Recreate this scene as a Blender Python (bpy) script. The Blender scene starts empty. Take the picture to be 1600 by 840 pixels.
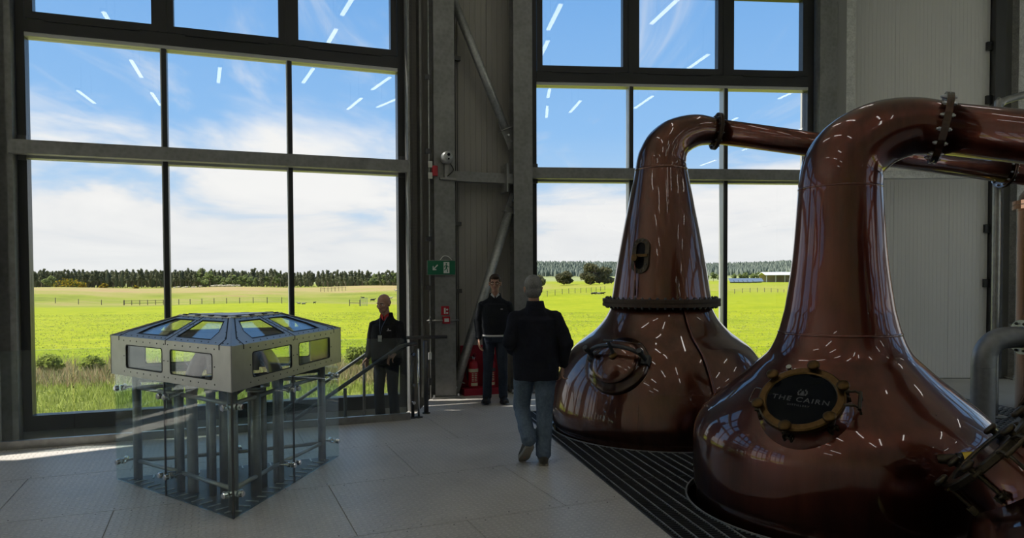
import bpy, bmesh, math, random
import numpy as np
from mathutils import Vector as V, Matrix as M
from mathutils.geometry import tessellate_polygon

random.seed(7)
rng = np.random.default_rng(7)
SC = bpy.context.scene
COL = SC.collection
PI = math.pi

# ------------------------------------------------------------------ camera
cam_d = bpy.data.cameras.new('camera')
cam = bpy.data.objects.new('camera', cam_d)
COL.objects.link(cam)
cam_d.sensor_fit = 'HORIZONTAL'
cam_d.sensor_width = 36.0
cam_d.lens = 36.0 * 1109.0 / 1600.0
cam_d.shift_y = 45.0 / 1600.0
cam_d.clip_start = 0.05
cam_d.clip_end = 6000
_p, _r = math.radians(1.5), 0.004
_F = V((0, math.cos(_p), -math.sin(_p)))
_U = V((0, math.sin(_p), math.cos(_p)))
_X = V((1, 0, 0))
_Rr = _X * math.cos(_r) - _U * math.sin(_r)
_Ur = _U * math.cos(_r) + _X * math.sin(_r)
_m = M.Identity(4)
for i in range(3):
    _m[i][0], _m[i][1], _m[i][2] = _Rr[i], _Ur[i], -_F[i]
_m[2][3] = 1.72
cam.matrix_world = _m
SC.camera = cam

# ------------------------------------------------------------------ view
SC.view_settings.view_transform = 'Standard'
SC.view_settings.look = 'None'
SC.view_settings.gamma = 1.0
SC.view_settings.exposure = 0.62
SC.cycles.use_denoising = True
SC.cycles.max_bounces = 10
SC.cycles.diffuse_bounces = 5
SC.cycles.glossy_bounces = 5
SC.cycles.transparent_max_bounces = 24
SC.cycles.caustics_reflective = False
SC.cycles.caustics_refractive = False
SC.cycles.sample_clamp_indirect = 6.0

# ------------------------------------------------------------------ sky
W_ = bpy.data.worlds.new('sky')
SC.world = W_
W_.use_nodes = True
nt = W_.node_tree
nt.nodes.clear()


def NODE(nt, kind, loc=None, **kw):
    n = nt.nodes.new(kind)
    for k, v in kw.items():
        if k.startswith('i_'):
            n.inputs[k[2:].replace('_', ' ')].default_value = v
        else:
            setattr(n, k, v)
    return n


def MATH(nt, op, a, b=None, c=None, clamp=False):
    n = nt.nodes.new('ShaderNodeMath')
    n.operation = op
    n.use_clamp = clamp
    for i, x in enumerate((a, b, c)):
        if x is None:
            continue
        if isinstance(x, (int, float)):
            n.inputs[i].default_value = x
        else:
            nt.links.new(x, n.inputs[i])
    return n.outputs[0]


def MIXC(nt, fac, a, b, mode='MIX'):
    n = nt.nodes.new('ShaderNodeMix')
    n.data_type = 'RGBA'
    n.blend_type = mode
    for sock, x in ((n.inputs[0], fac), (n.inputs[6], a), (n.inputs[7], b)):
        if isinstance(x, (int, float)):
            sock.default_value = x
        elif isinstance(x, (tuple, list)):
            sock.default_value = (*x, 1.0) if len(x) == 3 else x
        else:
            nt.links.new(x, sock)
    return n.outputs[2]


def RAMP(nt, fac, stops, interp='LINEAR'):
    n = nt.nodes.new('ShaderNodeValToRGB')
    n.color_ramp.interpolation = interp
    el = n.color_ramp.elements
    while len(el) > 1:
        el.remove(el[-1])
    el[0].position = stops[0][0]
    el[0].color = (*stops[0][1], 1)
    for p, c in stops[1:]:
        e = el.new(p)
        e.color = (*c, 1)
    nt.links.new(fac, n.inputs[0])
    return n.outputs[0]


def NOISE(nt, vec, scale, detail=4, rough=0.55, dist=0.0):
    n = nt.nodes.new('ShaderNodeTexNoise')
    n.inputs['Scale'].default_value = scale
    n.inputs['Detail'].default_value = detail
    n.inputs['Roughness'].default_value = rough
    n.inputs['Distortion'].default_value = dist
    if vec is not None:
        nt.links.new(vec, n.inputs['Vector'])
    return n


def MAPPING(nt, vec, scale=(1, 1, 1), rot=(0, 0, 0), loc=(0, 0, 0)):
    n = nt.nodes.new('ShaderNodeMapping')
    n.inputs['Scale'].default_value = scale
    n.inputs['Rotation'].default_value = rot
    n.inputs['Location'].default_value = loc
    nt.links.new(vec, n.inputs['Vector'])
    return n.outputs[0]


tc = nt.nodes.new('ShaderNodeTexCoord')
sep = nt.nodes.new('ShaderNodeSeparateXYZ')
nt.links.new(tc.outputs['Generated'], sep.inputs[0])
elev = MATH(nt, 'MAXIMUM', sep.outputs[2], 0.0)
blue = RAMP(nt, elev, [(0.0, (0.66, 0.74, 0.80)), (0.10, (0.48, 0.69, 0.93)), (0.20, (0.30, 0.56, 0.93)),
                       (0.38, (0.19, 0.44, 0.86)), (1.0, (0.07, 0.20, 0.52))])
# clouds laid out on a sheet above the land: direction divided by its height
zc = MATH(nt, 'ADD', elev, 0.10)
cx = MATH(nt, 'DIVIDE', sep.outputs[0], zc)
cy = MATH(nt, 'DIVIDE', sep.outputs[1], zc)
cmb = nt.nodes.new('ShaderNodeCombineXYZ')
nt.links.new(cx, cmb.inputs[0])
nt.links.new(cy, cmb.inputs[1])
m1 = MAPPING(nt, cmb.outputs[0], scale=(0.62, 0.5, 1), rot=(0, 0, 0.7), loc=(3.1, 1.7, 0))
n1 = NOISE(nt, m1, 1.15, 8, 0.58, 0.6)
m2 = MAPPING(nt, cmb.outputs[0], scale=(1.0, 0.35, 1), rot=(0, 0, 0.5), loc=(7.3, 2.2, 0))
n2 = NOISE(nt, m2, 2.2, 6, 0.6, 0.9)
# a low bank of cloud towards the horizon
low = MATH(nt, 'SUBTRACT', 0.37, MATH(nt, 'MULTIPLY', elev, 1.75))
bank = MATH(nt, 'ADD', n1.outputs[0], MATH(nt, 'MULTIPLY', low, 0.95))
c1 = RAMP(nt, bank, [(0.50, (0, 0, 0)), (0.72, (1, 1, 1))], 'EASE')
c2 = RAMP(nt, n2.outputs[0], [(0.50, (0, 0, 0)), (0.78, (0.75, 0.75, 0.75))], 'EASE')
cl = MATH(nt, 'MAXIMUM', c1, c2)
shade = RAMP(nt, n1.outputs[0], [(0.30, (0.80, 0.81, 0.84)), (0.62, (0.97, 0.96, 0.95))])
skyc = MIXC(nt, cl, blue, shade)
# haze right at the horizon, dull ground below it
haze = RAMP(nt, elev, [(0.0, (1, 1, 1)), (0.10, (0, 0, 0))])
skyc = MIXC(nt, MATH(nt, 'MULTIPLY', haze, 0.55), skyc, (0.80, 0.83, 0.85))
dn = MATH(nt, 'LESS_THAN', sep.outputs[2], -0.02)
skyc = MIXC(nt, dn, skyc, (0.16, 0.2, 0.08))
bg = nt.nodes.new('ShaderNodeBackground')
nt.links.new(skyc, bg.inputs[0])
bg.inputs[1].default_value = 0.675
wo = nt.nodes.new('ShaderNodeOutputWorld')
nt.links.new(bg.outputs[0], wo.inputs[0])

# ------------------------------------------------------------------ sun
sd = bpy.data.lights.new('sun', 'SUN')
sd.energy = 7.0
sd.angle = math.radians(0.53)
sd.color = (1.0, 0.95, 0.86)
sun = bpy.data.objects.new('sun', sd)
COL.objects.link(sun)
_el = math.radians(53)
_dir = V((0.9997 * math.cos(_el), 0.023 * math.cos(_el), -math.sin(_el)))
sun.rotation_euler = _dir.to_track_quat('-Z', 'Y').to_euler()

# ------------------------------------------------------------------ mesh tools
ORG = {}


class MB:
    """collects shapes, then links them as one mesh object"""

    def __init__(s):
        s.v, s.f, s.m, s.s = [], [], [], []

    def add(s, verts, faces, mat=0, smooth=False, mtx=None):
        o = len(s.v)
        if mtx is not None:
            verts = [mtx @ V(p) for p in verts]
        s.v.extend(tuple(p) for p in verts)
        for f in faces:
            s.f.append(tuple(i + o for i in f))
            s.m.append(mat)
            s.s.append(smooth)
        return s

    def box(s, c, d, mtx=None, mat=0):
        x, y, z = (k / 2 for k in d)
        vs = [(c[0] + a * x, c[1] + b * y, c[2] + e * z) for e in (-1, 1) for b in (-1, 1) for a in (-1, 1)]
        return s.add(vs, [(0, 2, 3, 1), (4, 5, 7, 6), (0, 1, 5, 4), (2, 6, 7, 3), (0, 4, 6, 2), (1, 3, 7, 5)], mat, False, mtx)

    def bevbox(s, c, d, b=0.004, mtx=None, mat=0):
        # box with chamfered vertical and horizontal edges (as a 3 ring loft)
        x, y, z = (k / 2 for k in d)
        b = min(b, x * .9, y * .9, z * .9)

        def ring(ex, ey, zz):
            return [(c[0] - ex, c[1] - ey + b, zz), (c[0] - ex + b, c[1] - ey, zz), (c[0] + ex - b, c[1] - ey, zz), (c[0] + ex, c[1] - ey + b, zz),
                    (c[0] + ex, c[1] + ey - b, zz), (c[0] + ex - b, c[1] + ey, zz), (c[0] - ex + b, c[1] + ey, zz), (c[0] - ex, c[1] + ey - b, zz)]
        rings = [ring(x - b, y - b, c[2] - z), ring(x, y, c[2] - z + b), ring(x, y, c[2] + z - b), ring(x - b, y - b, c[2] + z)]
        return s.loftrings(rings, mat, False, mtx)

    def loftrings(s, rings, mat=0, smooth=True, mtx=None, caps=True, closed=False):
        n = len(rings[0])
        vs = [p for r in rings for p in r]
        fs = []
        k = len(rings)
        for i in range(k if closed else k - 1):
            a, b = i * n, ((i + 1) % k) * n
            for j in range(n):
                j2 = (j + 1) % n
                fs.append((a + j, a + j2, b + j2, b + j))
        if caps and not closed:
            fs.append(tuple(range(n - 1, -1, -1)))
            fs.append(tuple(range((k - 1) * n, k * n)))
        s.add(vs, fs, mat, smooth, mtx)
        if caps and not closed:
            s.s[-1] = s.s[-2] = False
        return s

    def beam(s, p0, p1, w, h, up=(0, 0, 1), mat=0):
        p0, p1 = V(p0), V(p1)
        d = (p1 - p0)
        L = d.length
        d.normalize()
        up = V(up)
        if abs(d.dot(up)) > .99:
            up = V((0, 1, 0))
        x = d.cross(up).normalized()
        u = x.cross(d)
        vs = []
        for q in (p0, p1):
            for a, b in ((-1, -1), (1, -1), (1, 1), (-1, 1)):
                vs.append(q + x * (a * w / 2) + u * (b * h / 2))
        return s.add(vs, [(3, 2, 1, 0), (4, 5, 6, 7), (0, 1, 5, 4), (1, 2, 6, 5), (2, 3, 7, 6), (3, 0, 4, 7)], mat)

    def tube(s, pts, r, n=12, mat=0, caps=True, smooth=True):
        pts = [V(p) for p in pts]
        k = len(pts)
        rr = r if isinstance(r, (list, tuple)) else [r] * k
        tang = []
        for i in range(k):
            t = (pts[min(i + 1, k - 1)] - pts[max(i - 1, 0)])
            tang.append(t.normalized())
        up = V((0, 0, 1)) if abs(tang[0].z) < .9 else V((1, 0, 0))
        x = tang[0].cross(up).normalized()
        rings = []
        for i in range(k):
            x = (x - tang[i] * x.dot(tang[i])).normalized()
            y = tang[i].cross(x)
            rings.append([pts[i] + (x * math.cos(2 * PI * j / n) + y * math.sin(2 * PI * j / n)) * rr[i] for j in range(n)])
        return s.loftrings(rings, mat, smooth, None, caps)

    def cyl(s, p0, p1, r0, r1=None, n=16, mat=0, smooth=False):
        # sides smooth only if asked; caps flat (own verts)
        p0, p1 = V(p0), V(p1)
        r1 = r0 if r1 is None else r1
        d = (p1 - p0).normalized()
        up = V((0, 0, 1)) if abs(d.z) < .9 else V((1, 0, 0))
        x = d.cross(up).normalized()
        y = d.cross(x)
        ra = [p0 + (x * math.cos(2 * PI * j / n) + y * math.sin(2 * PI * j / n)) * r0 for j in range(n)]
        rb = [p1 + (x * math.cos(2 * PI * j / n) + y * math.sin(2 * PI * j / n)) * r1 for j in range(n)]
        s.loftrings([ra, rb], mat, smooth, None, False)
        s.add(ra, [tuple(range(n))], mat)
        s.add(rb, [tuple(range(n - 1, -1, -1))], mat)
        return s

    def lathe(s, prof, n=48, mtx=None, mat=0, smooth=True, closed=False, caps=True):
        rings = [[(r * math.cos(2 * PI * j / n), r * math.sin(2 * PI * j / n), z) for j in range(n)] for r, z in prof]
        return s.loftrings(rings, mat, smooth, mtx, caps, closed)

    def ring(s, r0, r1, z0, z1, n=48, mtx=None, mat=0):
        # flat washer with square section
        def R(r, z):
            return [(r * math.cos(2 * PI * j / n), r * math.sin(2 * PI * j / n), z) for j in range(n)]
        return s.loftrings([R(r0, z0), R(r1, z0), R(r1, z1), R(r0, z1)], mat, False, mtx, False, True)

    def sphere(s, c, r, n=12, mat=0, mtx=None):
        r = (r, r, r) if isinstance(r, (int, float)) else r
        k = max(4, n // 2)
        rings = []
        for i in range(k + 1):
            a = -PI / 2 + PI * i / k
            ca, sa = max(math.cos(a), 1e-3), math.sin(a)
            rings.append([(c[0] + r[0] * ca * math.cos(2 * PI * j / n), c[1] + r[1] * ca * math.sin(2 * PI * j / n), c[2] + r[2] * sa) for j in range(n)])
        return s.loftrings(rings, mat, True, mtx)

    def prism(s, poly, z0, z1, mtx=None, mat=0, holes=()):
        loops = [list(poly)] + [list(h) for h in holes]
        flat = [V((p[0], p[1], 0)) for l in loops for p in l]
        tris = tessellate_polygon([[V((p[0], p[1], 0)) for p in l] for l in loops])
        lo = [(p.x, p.y, z0) for p in flat]
        hi = [(p.x, p.y, z1) for p in flat]
        n = len(flat)

        def area(l):
            return sum(l[i][0] * l[(i + 1) % len(l)][1] - l[(i + 1) % len(l)][0] * l[i][1] for i in range(len(l)))
        fs = []
        for a, b, c in tris:
            q = (flat[b] - flat[a]).cross(flat[c] - flat[a]).z
            if q < 0:
                b, c = c, b
            fs.append((a + n, b + n, c + n))
            fs.append((c, b, a))
        o = 0
        for k, l in enumerate(loops):
            ccw = area(l) > 0
            if k > 0:
                ccw = not ccw
            m = len(l)
            for i in range(m):
                i2 = (i + 1) % m
                f = (o + i, o + i2, o + i2 + n, o + i + n)
                fs.append(f if ccw else f[::-1])
            o += m
        return s.add(lo + hi, fs, mat, False, mtx)

    def build(s, name, mat, parent=None, smooth=None, local=False, structure=False, stuff=False, label=None):
        me = bpy.data.meshes.new(name)
        vs = np.array(s.v, dtype=float)
        if parent is None:
            if structure and name in ('floor', 'ceiling'):
                org = V((0, 0, 0))
            else:
                lo, hi = vs.min(0), vs.max(0)
                org = V(((lo[0] + hi[0]) / 2, (lo[1] + hi[1]) / 2, lo[2]))
            mw = M.Translation(org)
            vs = vs - np.array(org)
        else:
            mw = ORG[parent.name]
            if not local:
                inv = np.array(mw.inverted())
                vs = vs @ inv[:3, :3].T + inv[:3, 3]
        me.from_pydata(vs.tolist(), [], s.f)
        mats = mat if isinstance(mat, (list, tuple)) else [mat]
        for m in mats:
            me.materials.append(m)
        me.polygons.foreach_set('material_index', s.m)
        me.polygons.foreach_set('use_smooth', s.s)
        me.update()
        o = bpy.data.objects.new(name, me)
        COL.objects.link(o)
        if parent is None:
            o.matrix_world = mw
        else:
            o.parent = parent
        ORG[o.name] = mw.copy()
        if structure:
            o['kind'] = 'structure'
        if stuff:
            o['kind'] = 'stuff'
        if label:
            o['label'] = label
        return o


def tag(o, label=None, cat=None, group=None, kind=None):
    if label:
        o['label'] = label
    if cat:
        o['category'] = cat
    if group:
        o['group'] = group
    if kind:
        o['kind'] = kind
    return o


def thing(name, label, cat, loc, rz=0.0, group=None):
    o = bpy.data.objects.new(name, None)
    o.empty_display_size = 0.1
    COL.objects.link(o)
    o.location = loc
    o.rotation_euler = (0, 0, rz)
    ORG[o.name] = M.Translation(V(loc)) @ M.Rotation(rz, 4, 'Z')
    return tag(o, label, cat, group)


def kids(o):
    return [c for c in bpy.data.objects if c.parent == o]


def copy_tree(root, loc, rz=0.0, label=None, scale=None):
    r = root.copy()
    COL.objects.link(r)
    r.location = loc
    r.rotation_euler = (0, 0, rz)
    if scale:
        r.scale = scale
    if label:
        r['label'] = label
    ORG[r.name] = M.Translation(V(loc)) @ M.Rotation(rz, 4, 'Z')
    for ch in kids(root):
        c = ch.copy()
        COL.objects.link(c)
        c.parent = r
        for g in kids(ch):
            d = g.copy()
            COL.objects.link(d)
            d.parent = c
    return r


def part_copy(src, parent, mtx):
    """another part with the same mesh, moved by mtx (in its parent's own frame)"""
    c = src.copy()
    COL.objects.link(c)
    c.parent = parent
    c.matrix_local = mtx
    return c


def bez(pts, n=24):
    """smooth curve through pts (Catmull-Rom); pts are tuples of any length"""
    P = [np.array(p, float) for p in pts]
    P = [2 * P[0] - P[1]] + P + [2 * P[-1] - P[-2]]
    out = []
    segs = len(P) - 3
    per = max(2, n // segs)
    for i in range(segs):
        a, b, c, d = P[i:i + 4]
        for k in range(per):
            t = k / per
            out.append(0.5 * (2 * b + (c - a) * t + (2 * a - 5 * b + 4 * c - d) * t * t + (3 * b - a - 3 * c + d) * t ** 3))
    out.append(P[-2])
    return out


def frame(p, n, up=(0, 0, 1)):
    """matrix with origin p, local Z along n, local Y as near up as it can be"""
    n = V(n).normalized()
    up = V(up)
    x = up.cross(n)
    if x.length < 1e-4:
        x = V((1, 0, 0))
    x.normalize()
    y = n.cross(x)
    m = M.Identity(4)
    for i in range(3):
        m[i][0], m[i][1], m[i][2], m[i][3] = x[i], y[i], n[i], p[i]
    return m


def rrect(x0, y0, x1, y1, r, k=4):
    out = []
    for cx_, cy_, a0 in ((x1 - r, y0 + r, -PI / 2), (x1 - r, y1 - r, 0), (x0 + r, y1 - r, PI / 2), (x0 + r, y0 + r, PI)):
        for i in range(k + 1):
            a = a0 + PI / 2 * i / k
            out.append((cx_ + r * math.cos(a), cy_ + r * math.sin(a)))
    return out


# ------------------------------------------------------------------ materials
def mat(name, base=(.5, .5, .5), rough=.5, metal=0.0, coat=0.0, coat_rough=.05, spec=.5, emit=None, estr=0.0, trans=0.0):
    m = bpy.data.materials.new(name)
    m.use_nodes = True
    b = m.node_tree.nodes['Principled BSDF']
    b.inputs['Base Color'].default_value = (*base, 1)
    b.inputs['Roughness'].default_value = rough
    b.inputs['Metallic'].default_value = metal
    b.inputs['Coat Weight'].default_value = coat
    b.inputs['Coat Roughness'].default_value = coat_rough
    b.inputs['Specular IOR Level'].default_value = spec
    if emit:
        b.inputs['Emission Color'].default_value = (*emit, 1)
        b.inputs['Emission Strength'].default_value = estr
    return m


def NT(m):
    return m.node_tree, m.node_tree.nodes['Principled BSDF']


def objco(nt):
    return nt.nodes.new('ShaderNodeTexCoord').outputs['Object']


def wco(nt):
    return nt.nodes.new('ShaderNodeNewGeometry').outputs['Position']


def bump(nt, b, h, strength=.3, dist=.01, coat=False):
    n = nt.nodes.new('ShaderNodeBump')
    n.inputs['Strength'].default_value = strength
    n.inputs['Distance'].default_value = dist
    nt.links.new(h, n.inputs['Height'])
    nt.links.new(n.outputs[0], b.inputs['Normal'])
    if coat:
        nt.links.new(n.outputs[0], b.inputs['Coat Normal'])
    return n


def mottled(name, c0, c1, rough=.45, metal=.6, scale=6, bmp=.1):
    m = mat(name, c0, rough, metal)
    nt, b = NT(m)
    co = wco(nt)
    a = NOISE(nt, co, scale, 6, .62, .4)
    v = nt.nodes.new('ShaderNodeTexVoronoi')
    v.inputs['Scale'].default_value = scale * 6
    nt.links.new(co, v.inputs['Vector'])
    f = MATH(nt, 'ADD', MATH(nt, 'MULTIPLY', a.outputs[0], .8), MATH(nt, 'MULTIPLY', v.outputs['Distance'], .25))
    col = RAMP(nt, f, [(.35, c0), (.68, c1)])
    nt.links.new(col, b.inputs['Base Color'])
    bump(nt, b, a.outputs[0], bmp, .004)
    return m


def glassmat(name, tint=(.93, .95, .95), ior=1.45, gl=1.0):
    """clear sheet: passes light straight through, mirrors by Fresnel"""
    m = bpy.data.materials.new(name)
    m.use_nodes = True
    nt = m.node_tree
    nt.nodes.clear()
    o = nt.nodes.new('ShaderNodeOutputMaterial')
    t = nt.nodes.new('ShaderNodeBsdfTransparent')
    t.inputs[0].default_value = (*tint, 1)
    g = nt.nodes.new('ShaderNodeBsdfGlossy')
    g.inputs['Roughness'].default_value = 0.0
    g.inputs[0].default_value = (gl, gl, gl, 1)
    ge = nt.nodes.new('ShaderNodeNewGeometry')
    dp = nt.nodes.new('ShaderNodeVectorMath')
    dp.operation = 'DOT_PRODUCT'
    nt.links.new(ge.outputs['Normal'], dp.inputs[0])
    nt.links.new(ge.outputs['Incoming'], dp.inputs[1])
    cs = MATH(nt, 'SUBTRACT', 1.0, MATH(nt, 'ABSOLUTE', dp.outputs['Value']), clamp=True)
    r0 = ((ior - 1) / (ior + 1)) ** 2
    fr = MATH(nt, 'ADD', r0, MATH(nt, 'MULTIPLY', MATH(nt, 'POWER', cs, 5.0), 1.0 - r0))
    mx = nt.nodes.new('ShaderNodeMixShader')
    nt.links.new(fr, mx.inputs[0])
    nt.links.new(t.outputs[0], mx.inputs[1])
    nt.links.new(g.outputs[0], mx.inputs[2])
    nt.links.new(mx.outputs[0], o.inputs[0])
    return m


def leafmat(name, base):
    """thin leaf: reflects and lets light through"""
    m = bpy.data.materials.new(name)
    m.use_nodes = True
    nt = m.node_tree
    nt.nodes.clear()
    o = nt.nodes.new('ShaderNodeOutputMaterial')
    d = nt.nodes.new('ShaderNodeBsdfDiffuse')
    t = nt.nodes.new('ShaderNodeBsdfTranslucent')
    mx = nt.nodes.new('ShaderNodeMixShader')
    mx.inputs[0].default_value = .42
    for q in (d, t):
        q.inputs[0].default_value = (*[k * .66 for k in base], 1)
    nt.links.new(d.outputs[0], mx.inputs[1])
    nt.links.new(t.outputs[0], mx.inputs[2])
    nt.links.new(mx.outputs[0], o.inputs[0])
    return m


def copper(name, c0, c1, rough=.22, dent=.10):
    m = mat(name, c0, rough, 1.0, coat=1.0, coat_rough=.035)
    nt, b = NT(m)
    b.inputs['Coat IOR'].default_value = 1.6
    co = wco(nt)
    n = NOISE(nt, MAPPING(nt, co, scale=(1, 1, .35)), 2.2, 6, .6, .5)
    st = NOISE(nt, MAPPING(nt, co, scale=(6, 6, .5)), 2.5, 5, .6)
    f = MATH(nt, 'ADD', MATH(nt, 'MULTIPLY', n.outputs[0], .65), MATH(nt, 'MULTIPLY', st.outputs[0], .35))
    col = RAMP(nt, f, [(.36, c0), (.62, c1)])
    nt.links.new(col, b.inputs['Base Color'])
    rr = MATH(nt, 'ADD', rough - .06, MATH(nt, 'MULTIPLY', st.outputs[0], .14))
    nt.links.new(rr, b.inputs['Roughness'])
    d1 = NOISE(nt, co, 3.0, 1, .4)
    d2 = NOISE(nt, co, 11.0, 1, .4)
    h = MATH(nt, 'ADD', d1.outputs[0], MATH(nt, 'MULTIPLY', d2.outputs[0], .13))
    bump(nt, b, h, dent, .05, coat=True)
    return m


Mt = {}
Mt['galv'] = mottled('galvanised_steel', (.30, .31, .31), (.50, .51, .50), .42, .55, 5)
Mt['galv_lightened'] = mottled('lightened_galvanised_steel', (.50, .50, .48), (.82, .82, .79), .4, .2, 6)  # lightened zinc: puts sun and window light into far column and rail colour
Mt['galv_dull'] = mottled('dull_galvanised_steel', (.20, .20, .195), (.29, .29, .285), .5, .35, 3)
Mt['black'] = mat('black_frame_paint', (.014, .015, .017), .38)
Mt['alu'] = mat('aluminium_trim', (.46, .47, .46), .4, .5)
Mt['glass'] = glassmat('window_glass', (.98, .985, .985))
Mt['glass_rail'] = glassmat('balustrade_glass', (.90, .945, .935))
Mt['glass_safe'] = glassmat('safe_glass', (.91, .955, .945))
Mt['glass_clear'] = glassmat('clear_glass', (.95, .97, .97))
Mt['panel'] = mat('coated_wall_panel', (.88, .86, .82), .55)
Mt['panel_mid'] = mat('coated_dark_wall_panel', (.36, .34, .31), .6)
Mt['wall'] = mat('wall_lining', (.30, .30, .29), .7)
Mt['wall_white'] = mat('white_wall_lining', (.86, .85, .82), .7)
Mt['ceiling'] = mat('ceiling_lining', (.86, .85, .82), .8)
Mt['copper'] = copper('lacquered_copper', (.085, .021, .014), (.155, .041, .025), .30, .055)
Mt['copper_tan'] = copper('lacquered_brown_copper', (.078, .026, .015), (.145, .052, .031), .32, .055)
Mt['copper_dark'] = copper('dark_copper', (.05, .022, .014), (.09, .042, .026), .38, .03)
Mt['copper_bright'] = copper('bright_copper', (.72, .33, .16), (.88, .45, .24), .2, .05)
Mt['flange_dark'] = mottled('dark_flange_copper', (.040, .024, .016), (.075, .045, .03), .6, .3, 8)
Mt['brass'] = mottled('aged_brass', (.08, .043, .014), (.14, .08, .028), .36, .9, 7)
Mt['bronze'] = mottled('dark_bronze', (.045, .036, .025), (.095, .072, .046), .42, .8, 8)
Mt['steel'] = mottled('satin_stainless', (.40, .39, .375), (.47, .46, .44), .36, .75, 2, .02)
Mt['steel_dark'] = mottled('dull_stainless', (.26, .255, .25), (.36, .355, .345), .38, .8, 3, .02)
Mt['chrome'] = mat('polished_steel', (.72, .72, .72), .12, 1.0)
Mt['bolt'] = mat('zinc_bolt', (.62, .63, .66), .28, .9)
Mt['dark_steel'] = mat('dark_steel', (.085, .085, .088), .45, .5)
Mt['dark_glass'] = mat('dark_manway_glass', (.003, .004, .007), .12, 0, spec=.12)
Mt['letter'] = mat('etched_letter', (.09, .09, .095), .5)
Mt['rubber'] = mat('black_rubber', (.012, .012, .012), .6)
Mt['white'] = mat('white_plastic', (.75, .75, .73), .4)
Mt['red'] = mat('red_paint', (.42, .015, .03), .4)
Mt['red_board'] = mat('red_board', (.33, .008, .03), .5)
Mt['yellow'] = mat('yellow_plastic', (.75, .50, .03), .4)
Mt['green_sign'] = mat('green_sign', (.005, .14, .07), .4)
Mt['sign_white'] = mat('sign_white', (.72, .76, .72), .4)
Mt['cream'] = mat('cream_label', (.62, .58, .40), .5)
Mt['lamp'] = mat('lamp_diffuser', (.9, .9, .9), .5, emit=(1.0, .97, .92), estr=4.8)
Mt['pipe_grey'] = mottled('grey_pipe_steel', (.23, .23, .235), (.31, .31, .315), .45, .5, 3, .02)

# checker plate floor: small raised lozenges, alternately turned
mf = mat('checker_plate', (.5, .5, .5), .42, .0)
nt, b = NT(mf)
co = MAPPING(nt, wco(nt), rot=(0, 0, math.radians(-23)), scale=(1 / .046, 1 / .046, 1))
sp = nt.nodes.new('ShaderNodeSeparateXYZ')
nt.links.new(co, sp.inputs[0])
fx = MATH(nt, 'FLOOR', sp.outputs[0])
fy = MATH(nt, 'FLOOR', sp.outputs[1])
ux = MATH(nt, 'SUBTRACT', MATH(nt, 'SUBTRACT', sp.outputs[0], fx), .5)
uy = MATH(nt, 'SUBTRACT', MATH(nt, 'SUBTRACT', sp.outputs[1], fy), .5)
par = MATH(nt, 'FLOORED_MODULO', MATH(nt, 'ADD', fx, fy), 2.0)
sg = MATH(nt, 'SUBTRACT', MATH(nt, 'MULTIPLY', par, 2.0), 1.0)
uy2 = MATH(nt, 'MULTIPLY', uy, sg)
la = MATH(nt, 'ADD', ux, uy2)
lb = MATH(nt, 'SUBTRACT', ux, uy2)
el2 = MATH(nt, 'ADD', MATH(nt, 'POWER', MATH(nt, 'MULTIPLY', la, 1.25), 2.0), MATH(nt, 'POWER', MATH(nt, 'MULTIPLY', lb, 3.6), 2.0))
hgt = MATH(nt, 'SUBTRACT', 1.0, MATH(nt, 'MULTIPLY', el2, 1.0), clamp=True)
hgt = MATH(nt, 'MINIMUM', hgt, .6)
wear = NOISE(nt, wco(nt), 1.3, 6, .65, .3)
cc = RAMP(nt, wear.outputs[0], [(.3, (.56, .52, .475)), (.7, (.70, .655, .605))])
lozenge_tone = MIXC(nt, MATH(nt, 'MULTIPLY', hgt, .9), MIXC(nt, 1.0, cc, (.90, .90, .90), 'MULTIPLY'), MIXC(nt, 1.0, cc, (1.22, 1.22, 1.22), 'MULTIPLY'))  # raised lozenges coloured lighter so the pattern shows
nt.links.new(lozenge_tone, b.inputs['Base Color'])
rgh = MATH(nt, 'SUBTRACT', MATH(nt, 'ADD', .34, MATH(nt, 'MULTIPLY', wear.outputs[0], .16)), MATH(nt, 'MULTIPLY', hgt, .18))
nt.links.new(rgh, b.inputs['Roughness'])
bump(nt, b, hgt, 1.0, .010)
Mt['plate'] = mf

ms = mat('floor_screed', (.36, .35, .33), .55)
nt, b = NT(ms)
a = NOISE(nt, wco(nt), 2.0, 6, .6)
nt.links.new(RAMP(nt, a.outputs[0], [(.3, (.58, .56, .51)), (.7, (.68, .66, .61))]), b.inputs['Base Color'])
Mt['screed'] = ms

# ================================================================== setting
class Facet:
    def __init__(s, p0, deg):
        a = math.radians(deg)
        s.p0 = V((p0[0], p0[1], 0))
        s.d = V((math.cos(a), math.sin(a), 0))
        s.n = V((math.sin(a), -math.cos(a), 0))      # into the room
        s.deg = deg
        s.mtx = M.Identity(4)                          # local x along, y OUT of the room, z up
        for i in range(3):
            s.mtx[i][0], s.mtx[i][1], s.mtx[i][2], s.mtx[i][3] = s.d[i], -s.n[i], (0, 0, 1)[i], s.p0[i]

    def P(s, t, o, z):
        """t along the wall, o into the room, z up"""
        return s.p0 + s.d * t + s.n * o + V((0, 0, z))

    def box(s, mb, t0, t1, o0, o1, z0, z1, mat=0):
        mb.box(((t0 + t1) / 2, -(o0 + o1) / 2, (z0 + z1) / 2), (abs(t1 - t0), abs(o1 - o0), abs(z1 - z0)), s.mtx, mat)
        return mb


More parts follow.
